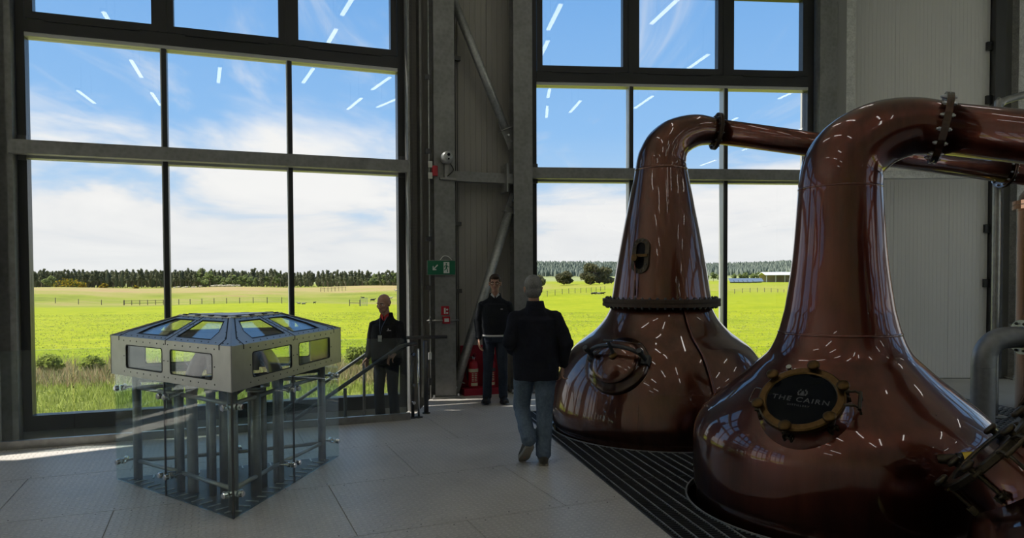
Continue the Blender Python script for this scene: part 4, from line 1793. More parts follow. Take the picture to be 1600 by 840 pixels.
# pipework inside: uprights that curve over under the hood, with a glass bowl on each side
C_ = V((SAFE_C.x, SAFE_C.y, 0))
spec = [(-2.39, 5.62, .028), (-2.315, 5.68, .042), (-2.045, 5.62, .042), (-2.07, 5.86, .030), (-2.60, 6.08, .036), (-2.30, 6.22, .030), (-2.92, 6.16, .030)]
for dx, dy, r_ in spec:
    p = V((dx, dy, 0))
    m = MB()
    m.tube([p, p + V((0, 0, .90))], r_, 16)
    m.build('riser_pipe', Mt['steel_dark'], safe)
    m = MB()
    m.ring(r_, r_ + .028, .84, .855, 20, M.Translation(p))
    m.ring(r_, r_ + .028, .86, .875, 20, M.Translation(p))
    m.build('pipe_flange', Mt['steel'], safe)
for s, dr in ((V((-2.585, 5.70, 0)), V((.97, -.25, 0))), (V((-2.0, 6.02, 0)), V((-.75, -.66, 0)))):
    pts = [s, s + V((0, 0, .45)), s + V((0, 0, .86)), s + dr * .02 + V((0, 0, .96)), s + dr * .07 + V((0, 0, 1.06)), s + dr * .135 + V((0, 0, 1.135)), s + dr * .195 + V((0, 0, 1.12)), s + dr * .215 + V((0, 0, 1.03)), s + dr * .22 + V((0, 0, .98))]
    m = MB()
    cv = bez([tuple(p) for p in pts], 48)
    m.tube(cv, [.042 + .018 * min(1, max(0, (c[2] - .8) / .15)) for c in cv], 20)
    m.build('spout', Mt['steel_dark'], safe)
for s in (C_ + V((-.36, .16, 0)), C_ + V((.30, .30, 0))):
    m = MB()
    pr = [(.02, .95), (.07, .96), (.105, 1.0), (.118, 1.06), (.112, 1.12), (.10, 1.16)]
    m.lathe(pr, 28, M.Translation(s), caps=False)
    m.build('glass_bowl', Mt['glass_clear'], safe)
    m = MB()
    m.ring(.098, .106, 1.155, 1.166, 28, M.Translation(s))
    m.build('bowl_rim', Mt['chrome'], safe)
# curved support arms below the hood
for i in range(3):
    a, b_ = tri(.80, .86)[i], tri(.80, .86)[(i + 1) % 3]
    c = (a + b_) / 2 * .55 + V((SAFE_C.x, SAFE_C.y, .86)) * .45
    m = MB()
    m.tube(bez([tuple(a), tuple((a + c) / 2 + V((0, 0, .015))), tuple(c)], 10), .016, 8)
    m.tube(bez([tuple(b_), tuple((b_ + c) / 2 + V((0, 0, .015))), tuple(c)], 10), .016, 8)
    m.build('support_arm', Mt['dark_steel'], safe)

# ================================================================== pot stills
NEAR = [(1.06, -.45), (1.06, 0), (1.075, .12), (1.085, .28), (1.088, .40), (1.078, .525), (1.045, .62), (.996, .695), (.92, .775), (.835, .848), (.745, .925), (.662, .996), (.575, 1.08),
        (.499, 1.16), (.442, 1.285), (.405, 1.42), (.381, 1.54), (.334, 1.89), (.296, 2.42)]
FAR = [(1.225, -.45), (1.238, 0), (1.256, .06), (1.270, .12), (1.276, .22), (1.255, .36), (1.195, .597), (1.11, .78), (1.0, .935), (.87, 1.04), (.761, 1.125), (.642, 1.26), (.567, 1.40)]


def smooth_prof(P, n):
    return [tuple(p) for p in bez(P, n)]


def radius_at(P, z):
    Q = np.array(sorted(P, key=lambda p: p[1]))
    return float(np.interp(z, Q[:, 1], Q[:, 0]))


def surf(c, P, az, z):
    a = math.radians(az)
    r = radius_at(P, z)
    e = .05
    s = (radius_at(P, z + e) - radius_at(P, z - e)) / (2 * e)
    n = V((math.cos(a), math.sin(a), -s)).normalized()
    return V((c[0] + r * math.cos(a), c[1] + r * math.sin(a), z)), n


def bolts_ring(mbmaker, c, ax, R, n, parent, h0, h1, r, name='bolt', mname='bolt', phase=0.0):
    """hexagon bolts round an axis; first is built, the rest share its mesh"""
    fm = frame(c, ax)
    first = None
    for k in range(n):
        a = 2 * PI * (k + phase) / n
        if first is None:
            m = MB()
            q = fm @ V((R * math.cos(a), R * math.sin(a), 0))
            axn = V(ax).normalized()
            m.cyl(q + axn * h0, q + axn * h1, r, n=6)
            m.cyl(q + axn * (h0 - r * .5), q + axn * (h1 + r * .6), r * .55, n=8)
            first = m.build(name, Mt[mname], parent)
            a0 = a
        else:
            rt = fm @ M.Rotation(a - a0, 4, 'Z') @ fm.inverted()
            po = ORG[parent.name]
            part_copy(first, parent, po.inverted() @ rt @ po)


def pipe_flange(c, ax, r_in, r_out, th, n, parent, br=.014, mname='copper_dark', bm='bolt', name='flange'):
    ax = V(ax).normalized()
    fm = frame(c, ax)
    m = MB()
    m.ring(r_in, r_out, -th, -.004, 48, fm)
    m.ring(r_in, r_out, .004, th, 48, fm)
    m.ring(r_in, r_out - .012, -.004, .004, 48, fm)
    f = m.build(name, Mt[mname], parent)
    R = (r_in + r_out) / 2 + .006
    first = None
    for k in range(n):
        a = 2 * PI * (k + .5) / n
        if first is None:
            m = MB()
            q = fm @ V((R * math.cos(a), R * math.sin(a), 0))
            for s in (-1, 1):
                m.cyl(q + ax * s * (th + .0), q + ax * s * (th + br * 1.0), br, n=6)
            m.cyl(q - ax * (th + br * 1.7), q + ax * (th + br * 1.7), br * .55, n=8)
            first = m.build('bolt', Mt[bm], f)
            a0 = a
        else:
            rt = fm @ M.Rotation(a - a0, 4, 'Z') @ fm.inverted()
            po = ORG[parent.name]
            part_copy(first, f, po.inverted() @ rt @ po)
    return f


def manway(c, n, parent, writing=False, up=(0, 0, 1), knob_r=.041, R=.262, stand=.10, roll=0.0, ringm='brass'):
    """brass framed glass manway on a short copper neck; six knobs on swing bolts"""
    fm = frame(c, n, up) @ M.Rotation(roll, 4, 'Z')
    m = MB()
    m.lathe([(R + .055, -.06), (R + .03, -.012), (R + .004, .012), (R - .005, stand - .03)], 64, fm, caps=False)
    mw = m.build('manway', Mt['copper'], parent)
    m = MB()
    m.lathe([(R - .040, stand - .03), (R + .012, stand - .03), (R + .018, stand - .022), (R + .018, stand + .006), (R + .008, stand + .014), (R - .032, stand + .014), (R - .040, stand + .006)], 72, fm, closed=True, smooth=False)
    m.build('brass_ring' if ringm == 'brass' else 'shaded_bronze_ring', Mt[ringm], mw)
    m = MB()
    m.lathe([(R - .039, stand - .02), (R - .039, stand + .004)], 64, fm)
    m.build('glass_disc', Mt['dark_glass'], mw)
    for k in range(6):
        a = math.radians(90 + 60 * k - 6)
        q = V((math.cos(a), math.sin(a), 0))
        m = MB()
        kp = q * (R + .012)
        f2 = fm @ M.Translation(kp)
        m.lathe([(.0001, stand + .062), (knob_r * .8, stand + .060), (knob_r, stand + .052), (knob_r, stand + .040), (knob_r * .86, stand + .034), (.018, stand + .028), (.018, stand + .012)], 24, f2, caps=False)
        kb = m.build('knob', Mt[ringm], mw)
        m = MB()
        m.cyl(f2 @ V((0, 0, stand + .03)), f2 @ V((0, 0, .012)), .011, n=10)
        m.box((0, 0, stand - .008), (.05, .05, .012), f2)
        m.build('swing_bolt', Mt['bronze'], kb)
        m = MB()
        f3 = fm @ M.Translation(q * (R + .008)) @ M.Rotation(a, 4, 'Z')
        m.box((.004, -.022, .028), (.05, .012, .045), f3)
        m.box((.004, .022, .028), (.05, .012, .045), f3)
        m.cyl(f3 @ V((.012, -.036, .03)), f3 @ V((.012, .036, .03)), .010, n=10)
        m.build('lug', Mt['bronze'], mw)
    # hinge on one side, wire handle on the other
    for s in (-1, 1):
        m = MB()
        f3 = fm @ M.Rotation(math.radians(8), 4, 'Z')
        m.tube([f3 @ V((R - .02, s * .055, stand + .004)), f3 @ V((R + .07, s * .06, stand + .004)), f3 @ V((R + .095, s * .06, stand - .02)), f3 @ V((R + .095, s * .06, .02))], .009, 8)
        m.build('hinge_arm', Mt['bronze'], mw)
    m = MB()
    f3 = fm @ M.Rotation(math.radians(8), 4, 'Z')
    m.cyl(f3 @ V((R + .095, -.075, stand - .02)), f3 @ V((R + .095, .075, stand - .02)), .012, n=12)
    m.build('hinge_pin', Mt['bronze'], mw)
    m = MB()
    f3 = fm @ M.Rotation(math.radians(175), 4, 'Z')
    m.tube([f3 @ V((R - .0, -.055, .06)), f3 @ V((R + .075, -.06, .065)), f3 @ V((R + .085, -.05, .065)), f3 @ V((R + .085, .06, .065)), f3 @ V((R + .075, .07, .065)), f3 @ V((R + .0, .07, .06))], .0055, 8)
    m.build('wire_handle', Mt['copper_dark'], mw)
    # little bleed cock near the top left
    m = MB()
    f3 = fm @ M.Rotation(math.radians(118), 4, 'Z') @ M.Translation((R + .045, 0, 0))
    m.cyl(f3 @ V((0, 0, -.02)), f3 @ V((0, 0, .085)), .012, n=10)
    m.cyl(f3 @ V((0, 0, .085)), f3 @ V((0, 0, .115)), .021, .019, n=14)
    m.cyl(f3 @ V((-.01, 0, .03)), f3 @ V((.0, -.06, .035)), .009, n=8)
    m.cyl(f3 @ V((.0, -.055, .035)), f3 @ V((.0, -.075, .036)), .017, n=12)
    m.build('bleed_cock', Mt['chrome'], mw)
    if writing:
        for txt, size, y, spc in (('THE CAIRN', .057, -.030, 1.2), ('DISTILLERY', .0195, -.068, 1.35)):
            cu = bpy.data.curves.new('lettering', 'FONT')
            cu.body = txt
            cu.size = size
            cu.space_character = spc
            cu.align_x = 'CENTER'
            cu.extrude = .0006
            tmp = bpy.data.objects.new('lettering', cu)
            COL.objects.link(tmp)
            dg = bpy.context.evaluated_depsgraph_get()
            me = bpy.data.meshes.new_from_object(tmp.evaluated_get(dg))
            bpy.data.objects.remove(tmp)
            m = MB()
            wv = [fm @ M.Rotation(math.radians(-3), 4, 'Z') @ V((v.co.x * 1.12, v.co.y + y, stand + .0046 + v.co.z)) for v in me.vertices]
            m.add(wv, [tuple(p.vertices) for p in me.polygons])
            m.build('lettering', Mt['letter'], mw)
        # small emblem: a cairn of stacked stones inside a ring of leaves
        m = MB()
        fe = fm @ M.Translation((0, .050, stand + .0046)) @ M.Scale(1.5, 4)
        for yy, ww, hh in ((-.013, .026, .006), (-.006, .021, .0055), (.0005, .016, .005), (.006, .011, .0045), (.011, .006, .004)):
            m.prism([(ww / 2 * math.cos(a), yy + hh / 2 * math.sin(a)) for a in [2 * PI * j / 12 for j in range(12)]], 0, .0006, fe)
        for s in (-1, 1):
            for j in range(4):
                a = math.radians(-35 + j * 30)
                cx_, cy_ = s * .019 * math.cos(a), .019 * math.sin(a)
                m.prism([(cx_ + s * .0035 * math.cos(b_), cy_ + .0055 * math.sin(b_)) for b_ in [2 * PI * q / 8 for q in range(8)]], 0, .0006, fe)
        m.build('emblem', Mt['letter'], mw)
    return mw


# ---------------- near still
NC = (2.51, 5.45)
st1 = thing('pot_still', 'near glossy copper pot still with a brass ringed manway lettered THE CAIRN', 'still', (NC[0], NC[1], 0), group=None)
m = MB()
pr = smooth_prof(NEAR, 130)
cut = [p for p in pr if p[1] <= 1.3]
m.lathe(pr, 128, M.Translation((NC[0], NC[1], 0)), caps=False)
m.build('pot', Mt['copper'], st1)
EL = [(2.512, 5.45, 2.44, .297), (2.532, 5.45, 2.56, .290), (2.59, 5.44, 2.665, .278), (2.69, 5.42, 2.752, .262), (2.82, 5.39, 2.818, .243), (3.0, 5.35, 2.85, .216), (3.179, 5.30, 2.828, .196)]


def elbow(cl, parent, mname, n=40):
    cv = bez(cl, 60)
    m = MB()
    m.tube([c[:3] for c in cv], [c[3] for c in cv], n, caps=False)
    return m.build('swan_neck', Mt[mname], parent)


elbow([(2.51, 5.45, 2.34, .301)] + EL, st1, 'copper')
f0 = V((3.185, 5.298, 2.827))
ax = (V((3.663, 5.10, 2.722)) - f0).normalized()
pipe_flange(f0, ax, .185, .262, .024, 14, st1, .015, 'copper_dark')
m = MB()
m.tube([f0, f0 + ax * 3.4], .188, 40)
m.build('lyne_arm', Mt['copper'], st1)
for z, w in ((.56, .0025), (1.30, .003), (2.40, .003)):
    m = MB()
    r = radius_at(NEAR, z)
    m.lathe([(r - .004, z - .012), (r + w, z - .005), (r + w, z + .005), (r - .004, z + .012)], 96, M.Translation((NC[0], NC[1], 0)), caps=False)
    m.build('weld_seam', Mt['copper'], st1)
p, n = surf(NC, NEAR, -129, .835)
manway(p, n, st1, True)
# thermometer pocket with yellow cap, low on the right of the pot
p, n = surf(NC, NEAR, -75.5, .60)
tdir = (V((.93, -.30, .14))).normalized()
m = MB()
m.tube([p - tdir * .12 + V((0, -.05, 0)), p - tdir * .02 + V((0, -.065, 0))], .030, 14)
m.cyl(p + V((0, -.07, 0)), p - n * .05, .02, n=10)
q = m.build('valve', Mt['bronze'], st1)
m = MB()
m.tube([p - tdir * .02 + V((0, -.065, 0)), p + tdir * .012 + V((0, -.065, 0))], .036, 16)
m.build('black_collar', Mt['rubber'], q)
m = MB()
m.tube([p + tdir * .012 + V((0, -.065, 0)), p + tdir * .07 + V((0, -.065, 0)), p + tdir * .085 + V((0, -.065, 0))], [.038, .038, .026], 18)
m.build('yellow_cap', Mt['yellow'], q)

# ---------------- nearest right still: only shoulder and manway reach into view
TC = (3.42, 3.30)
DZ = -.20                                    # this one sits lower in the floor
st3 = thing('pot_still', 'copper pot still cut off by the lower right corner with a dark bolted manway', 'still', (TC[0], TC[1], 0))
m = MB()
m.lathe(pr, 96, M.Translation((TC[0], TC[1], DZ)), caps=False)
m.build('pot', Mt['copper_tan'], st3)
off = V((TC[0] - NC[0], TC[1] - NC[1], DZ))
elbow([(c[0] + off.x, c[1] + off.y, c[2] + DZ, c[3]) for c in [(2.51, 5.45, 2.34, .301)] + EL], st3, 'copper', 32)
m = MB()
m.tube([f0 + off, f0 + off + ax * 2.5], .188, 32)
m.build('lyne_arm', Mt['copper'], st3)
pipe_flange(f0 + off, ax, .185, .262, .024, 14, st3, .015, 'copper_dark')
p, n = surf(TC, NEAR, 144, .83)
p.z += DZ
n = V((-.62, .42, .66)).normalized()
manway(p, n, st3, False, knob_r=.042, stand=.19, roll=.35, ringm='bronze')  # dark bronze also puts the shadow into ring and knob colour

# ---------------- far still
FC_ = (1.73, 8.25)
st2 = thing('pot_still', 'far brown copper pot still with a bolted neck flange, standing before the right window', 'still', (FC_[0], FC_[1], 0))
m = MB()
m.lathe(smooth_prof(FAR, 100), 128, M.Translation((FC_[0], FC_[1], 0)), caps=False)
m.build('pot', Mt['copper_tan'], st2)
m = MB()
NK = [(.567, 1.49), (.555, 1.56), (.51, 1.85), (.447, 2.21), (.37, 2.60), (.296, 2.97)]
m.lathe(smooth_prof(NK, 40), 96, M.Translation((FC_[0], FC_[1], 0)), caps=False)
m.build('neck', Mt['copper_tan'], st2)
m = MB()
m.ring(.54, .672, 1.408, 1.446, 96, M.Translation((FC_[0], FC_[1], 0)))
m.ring(.54, .672, 1.454, 1.492, 96, M.Translation((FC_[0], FC_[1], 0)))
m.ring(.54, .655, 1.446, 1.454, 96, M.Translation((FC_[0], FC_[1], 0)))
fl = m.build('neck_flange', Mt['flange_dark'], st2)
bolts_ring(None, (FC_[0], FC_[1], 1.45), (0, 0, 1), .628, 48, fl, -.058, .056, .0155, mname='dark_steel')
m = MB()
m.lathe([(.29, 2.955), (.301, 2.965), (.301, 2.985), (.29, 2.995)], 64, M.Translation((FC_[0], FC_[1], 0)), caps=False)
m.build('weld_seam', Mt['copper_tan'], st2)
EF = [(1.73, 8.25, 2.92, .302), (1.73, 8.25, 2.99, .293), (1.745, 8.25, 3.112, .278), (1.81, 8.25, 3.251, .255), (1.931, 8.25, 3.361, .22), (2.136, 8.27, 3.431, .185), (2.382, 8.30, 3.429, .15)]
elbow(EF, st2, 'copper_tan')
f1 = V((2.385, 8.30, 3.428))
ax1 = (V((5.84, 8.45, 2.985)) - f1).normalized()
pipe_flange(f1, ax1, .14, .212, .020, 12, st2, .013, 'flange_dark', 'dark_steel')
m = MB()
m.tube([f1, f1 + ax1 * 3.47], .143, 32)
m.build('lyne_arm', Mt['copper'], st2)
f2 = f1 + ax1 * 3.49
pipe_flange(f2, ax1, .14, .205, .020, 12, st2, .014, 'copper_dark', 'bolt')
for z in (.97, .55):
    r = radius_at(FAR, z)
    m = MB()
    e = .012
    m.lathe([(radius_at(FAR, z - e) - .003, z - e), (r + .0025, z - .004), (r + .0025, z + .004), (radius_at(FAR, z + e) - .003, z + e)], 96, M.Translation((FC_[0], FC_[1], 0)), caps=False)
    m.build('weld_seam', Mt['copper_tan'], st2)
# dished hatch held by a bow clamp
p, n = surf(FC_, FAR, -126, .83)
fm = frame(p, n)
m = MB()
m.lathe([(.335, -.05), (.335, -.012), (.32, .008), (.25, .022), (.248, .06)], 64, fm, caps=False)
hw = m.build('hatch', Mt['copper_dark'], st2)
m = MB()
m.lathe([(.252, .055), (.262, .064), (.258, .078), (.22, .098), (.15, .122), (.07, .136), (.0005, .14)], 56, fm, caps=False)
m.build('dished_lid', Mt['copper_tan'], hw)
m = MB()
arc = [(-.31, .06, .03), (-.285, .07, .12), (-.18, .08, .205), (0, .085, .235), (.18, .08, .205), (.285, .07, .12), (.31, .06, .03)]
m.tube([fm @ V(c) for c in bez(arc, 36)], .021, 12)
m.build('bow_clamp', Mt['dark_steel'], hw)
m = MB()
m.cyl(fm @ V((0, .085, .31)), fm @ V((0, .04, .14)), .018, n=12)
m.cyl(fm @ V((-.05, .09, .325)), fm @ V((.05, .09, .325)), .012, n=10)
m.build('clamp_screw', Mt['dark_steel'], hw)
m = MB()
m.lathe([(.045, .132), (.045, .150), (.03, .165), (.0005, .168)], 24, fm @ M.Translation((0, .02, 0)), caps=False)
m.build('brass_boss', Mt['brass'], hw)
for s in (-1, 1):
    m = MB()
    m.cyl(fm @ V((s * .31, .06, -.02)), fm @ V((s * .31, .06, .17)), .024, n=12)
    m.cyl(fm @ V((s * .31, .06, .17)), fm @ V((s * .31, .06, .215)), .036, .030, n=8)
    m.box((s * .31, .06, .01), (.08, .10, .06), fm)
    m.build('clamp_post', Mt['dark_steel'], hw)
m = MB()
m.tube([fm @ V((.02, .10, .31)), fm @ V((.23, .13, .24)), fm @ V((.30, .14, .20))], .006, 8)
m.build('screw_bar', Mt['copper_dark'], hw)
# sight glass with a thin rod down to the flange
p, n = surf(FC_, NK, -127.5, 1.97)
fm = frame(p, n)


def stadium(w, h, k=10):
    r = w / 2
    o = []
    for i in range(k + 1):
        a = PI * i / k
        o.append((r * math.cos(a), (h / 2 - r) + r * math.sin(a)))
    for i in range(k + 1):
        a = PI + PI * i / k
        o.append((r * math.cos(a), -(h / 2 - r) + r * math.sin(a)))
    return o


m = MB()
m.prism(stadium(.205, .40), -.06, .028, fm, holes=[stadium(.105, .30)])
sg_ = m.build('sight_glass', Mt['bronze'], st2)
m = MB()
m.prism(stadium(.115, .31), -.03, .006, fm)
m.build('glass_slot', Mt['dark_glass'], sg_)
m = MB()
m.box((0, .0, .035), (.18, .03, .02), fm)
m.cyl(fm @ V((-.045, -.035, .03)), fm @ V((-.045, -.035, .085)), .035, n=14)
m.build('cross_bar', Mt['brass'], sg_)
for k in range(10):
    a = 2 * PI * k / 10
    m = MB()
    q = V((.078 * math.cos(a), .078 * math.sin(a) + (.098 if math.sin(a) > 0 else -.098), .026))
    m.cyl(fm @ q, fm @ (q + V((0, 0, .012))), .009, n=6)
    m.build('bolt', Mt['dark_steel'], sg_)
p2, n2 = surf(FC_, NK, -129.5, 1.53)
m = MB()
m.tube([fm @ V((-.045, -.04, .06)), p2 + n2 * .03], .009, 8)
m.build('drain_rod', Mt['copper'], st2)
# thin copper pipe running from the flange down over the pot
pts = []
for az, z in ((-77, 1.40), (-77, 1.30), (-77.5, 1.18), (-78, 1.06), (-77.5, .93), (-77, .78), (-76.5, .60), (-76, .40)):
    p, n = surf(FC_, FAR, az, z)
    pts.append(tuple(p + n * .018))
m = MB()
m.tube([tuple(q) for q in bez(pts, 40)], .0125, 10)
m.build('drip_pipe', Mt['copper'], st2)
# upright seam in the pot
pts = []
for z in (.05, .2, .36, .55, .66):
    p, n = surf(FC_, FAR, -112, z)
    pts.append(tuple(p + n * .0))
m = MB()
m.tube([tuple(q) for q in bez(pts, 20)], .004, 6)
m.build('weld_seam', Mt['copper_tan'], st2)

# ---------------- condenser, grey pipe, thin upright pipe
KC = (7.06, 9.12)
cd_ = thing('condenser', 'tall bright copper condenser column at the right edge of the picture', 'condenser', (KC[0], KC[1], 0))
m = MB()
m.lathe([(.475, 0), (.475, 2.62), (.47, 2.64)], 64, M.Translation((KC[0], KC[1], 0)))
m.build('shell', Mt['copper_bright'], cd_)
m = MB()
m.ring(.46, .535, 2.60, 2.65, 64, M.Translation((KC[0], KC[1], 0)))
m.ring(.46, .535, 2.66, 2.71, 64, M.Translation((KC[0], KC[1], 0)))
m.build('top_flange', Mt['copper_bright'], cd_)
m = MB()
m.lathe([(.475, 2.70), (.46, 2.78), (.36, 2.92), (.22, 3.0), (.16, 3.04)], 48, M.Translation((KC[0], KC[1], 0)), caps=False)
m.tube(bez([(KC[0], KC[1], 2.95), (KC[0], KC[1], 3.0), (KC[0] - .08, KC[1] - .02, 3.02)], 10), .15, 24)
m.build('head', Mt['copper'], cd_)
m = MB()
m.tube([tuple(q) for q in bez([tuple(f2 + ax1 * .02), tuple(f2 + ax1 * .35), (KC[0] - .45, KC[1] - .28, 2.93), (KC[0] - .05, KC[1] - .02, 2.93)], 24)], .143, 28)
m.build('inlet_pipe', Mt['copper'], cd_)
m = MB()
m.ring(.47, .54, 1.02, 1.06, 64, M.Translation((KC[0], KC[1], 0)))
m.ring(.47, .54, 1.07, 1.11, 64, M.Translation((KC[0], KC[1], 0)))
m.build('middle_flange', Mt['dark_steel'], cd_)

gp = thing('bent_pipe', 'thick grey steel pipe bending over to a bolted flange behind the near still', 'pipe', (5.19, 7.8, 0))
m = MB()
cl = [(5.19, 7.80, -.02), (5.19, 7.80, .60), (5.19, 7.80, .78), (5.215, 7.80, .90), (5.29, 7.80, 1.0), (5.40, 7.80, 1.05), (5.53, 7.80, 1.06), (5.60, 7.80, 1.06)]
m.tube([tuple(c) for c in bez(cl, 56)], .118, 32)
m.build('pipe', Mt['pipe_grey'], gp)
m = MB()
m.lathe([(.117, .735), (.1205, .738), (.1205, .742), (.117, .745)], 32, M.Translation((5.19, 7.80, 0)), caps=False)
m.build('weld_seam', Mt['pipe_grey'], gp)
pipe_flange((5.62, 7.80, 1.06), (1, 0, 0), .116, .19, .022, 8, gp, .016, 'galv', 'dark_steel')
m = MB()
m.tube([(5.64, 7.8, 1.06), (6.15, 7.95, 1.06), (6.7, 8.75, 1.06)], .118, 28)
m.build('branch_pipe', Mt['pipe_grey'], gp)

tp = thing('thin_pipe', 'slim upright steel pipe beside the galvanised column, bending right above the copper arms', 'pipe', (5.955, 8.74, 0))
m = MB()
m.tube([tuple(c) for c in bez([(5.955, 8.74, 0), (5.955, 8.74, 2.0), (5.955, 8.74, 3.70), (5.99, 8.74, 3.84), (6.11, 8.74, 3.90), (6.5, 8.74, 4.0), (7.3, 8.74, 4.18)], 70)], .046, 18)
m.build('pipe', Mt['steel_dark'], tp)
m = MB()
m.box((5.955, 8.74, .01), (.2, .2, .02))
m.build('foot_plate', Mt['galv'], tp)

# ================================================================== fittings on the columns and the dark wall
ex = FA.P(-.085, .375, 0)
t = thing('exit_sign', 'green emergency exit sign with arrow and running man on the steel column', 'sign', (ex.x, ex.y, 1.86))
SF = Facet((ex.x, ex.y), 17)
x0, x1, z0, z1 = -.20, .20, 1.79, 1.99
m = MB()
SF.box(m, x0 - .008, x1 + .008, -.03, .0, z0 - .008, z1 + .008)
m.build('case', Mt['steel_dark'], t)
m = MB()
SF.box(m, x0, x1, .0, .005, z0, z1)
m.build('face', Mt['green_sign'], t)


def sx(px, py):
    """face coordinates in metres to points just proud of the sign"""
    return SF.P(px, .0065, (z0 + z1) / 2 + py)


def stroke(mb, pts, w, mat=0):
    for a, b_ in zip(pts[:-1], pts[1:]):
        mb.beam(sx(*a), sx(*b_), .003, w, up=SF.n.cross((sx(*b_) - sx(*a))), mat=mat)


def flat(mb, poly, o=.0065, mat=0):
    mb.add([SF.P(a, o, (z0 + z1) / 2 + b_) for a, b_ in poly] + [SF.P(a, o + .0015, (z0 + z1) / 2 + b_) for a, b_ in poly],
           [tuple(range(len(poly) - 1, -1, -1)), tuple(range(len(poly), 2 * len(poly)))] + [(i, (i + 1) % len(poly), (i + 1) % len(poly) + len(poly), i + len(poly)) for i in range(len(poly))][::1], mat)


m = MB()
flat(m, [(.03, -.08), (.115, -.08), (.115, .08), (.03, .08)])
m.build('door_symbol', Mt['sign_white'], t)


def seg(mb, a, b_, w, o):
    a, b_ = np.array(a), np.array(b_)
    d = (b_ - a) / np.linalg.norm(b_ - a)
    nn = np.array([-d[1], d[0]]) * w / 2
    flat(mb, [tuple(a + nn), tuple(a - nn), tuple(b_ - nn), tuple(b_ + nn)], o)


m = MB()
flat(m, [(.070 + .012 * math.cos(k * PI / 5), .055 + .012 * math.sin(k * PI / 5)) for k in range(10)], .0085)
for a, b_, w in (((.072, .038), (.070, -.005), .022), ((.066, .032), (.042, .022), .009), ((.042, .022), (.040, .0), .008), ((.078, .030), (.096, .010), .009), ((.096, .01), (.108, .018), .008),
                 ((.070, -.005), (.052, -.030), .012), ((.052, -.03), (.036, -.034), .010), ((.072, -.005), (.086, -.034), .012), ((.086, -.034), (.090, -.065), .010)):
    seg(m, a, b_, w, .0085)
m.build('running_man', Mt['green_sign'], t)
m = MB()
for a, b_, w in (((-.055, .040), (-.115, -.020), .017), ((-.122, -.028), (-.122, .022), .016), ((-.130, -.028), (-.075, -.028), .016)):
    seg(m, a, b_, w, .0065)
m.build('arrow', Mt['sign_white'], t)
m = MB()
m.tube(bez([tuple(SF.P(-.02, .0, 2.0)), tuple(SF.P(.03, .01, 2.055)), tuple(SF.P(.10, .0, 2.05)), tuple(SF.P(.16, -.02, 2.0))], 18), .006, 6)
m.build('cable', Mt['white'], t)

# fire alarm call point with sign and its conduit
cp = FA.P(-.03, .345, 0)
t = thing('fire_notice', 'small red and white fire alarm notice on the steel column', 'sign', (cp.x, cp.y, 1.22))
m = MB()
FA.box(m, -.085, .03, .343, .348, 1.205, 1.335)
m.build('plate', Mt['red'], t)
m = MB()
FA.box(m, -.045, -.02, .348, .350, 1.225, 1.31)
m.cyl(FA.P(.002, .348, 1.285), FA.P(.002, .350, 1.285), .014, n=14)
FA.box(m, -.012, .016, .348, .350, 1.225, 1.25)
m.build('symbol', Mt['sign_white'], t)
t = thing('call_point', 'red fire alarm call point box just under the fire notice on the column', 'alarm', (cp.x, cp.y, 1.08))
m = MB()
FA.box(m, -.068, .035, .342, .39, 1.085, 1.185)
m.build('case', Mt['red'], t)
m = MB()
FA.box(m, -.05, .017, .39, .393, 1.11, 1.16)
m.build('face', Mt['sign_white'], t)
t = thing('conduit', 'short level steel conduit either side of the call point', 'conduit', (cp.x, cp.y, 1.13))
m = MB()
m.tube([FA.P(-.30, .36, 1.13), FA.P(.18, .36, 1.13)], .012, 10)
m.build('tube', Mt['steel_dark'], t)
m = MB()
m.cyl(FA.P(-.245, .35, 1.09), FA.P(-.245, .35, 1.17), .028, n=14)
m.build('junction_box', Mt['chrome'], t)
# uprights: pale conduit left of the column, dark cables right
t = thing('conduit', 'pale upright conduit running the full height left of the exit column', 'conduit', FA.P(-.245, .33, 0))
m = MB()
m.tube([FA.P(-.245, .33, 0), FA.P(-.245, .33, HC)], .009, 8)
m.build('tube', Mt['galv'], t)
for z in (.25, .62):
    m = MB()
    FA.box(m, -.275, -.23, .31, .345, z - .05, z + .05)
    m.build('box', Mt['white'] if z > .5 else Mt['dark_steel'], t)
for z in (1.6, 2.3, 3.55, 4.6):
    m = MB()
    FA.box(m, -.30, -.22, .30, .34, z - .035, z + .035)
    m.build('clip', Mt['dark_steel'], t)
t = thing('cable_run', 'dark cables clipped up the wall right of the exit column', 'cable', FA.P(.20, .0, 0))
for k, dt in enumerate((0, .045, .075)):
    m = MB()
    m.tube([FA.P(.185 + dt, .03, .05), FA.P(.185 + dt, .03, 3.1), FA.P(.185 + dt, .03, HC)], (.014, .008, .007)[k], 8)
    m.build('cable', Mt['dark_steel'], t)
for z in (1.55, 2.55, 5.0):
    m = MB()
    FA.box(m, .15, .31, -.02, .06, z - .03, z + .03)
    m.build('clip', Mt['dark_steel'], t)

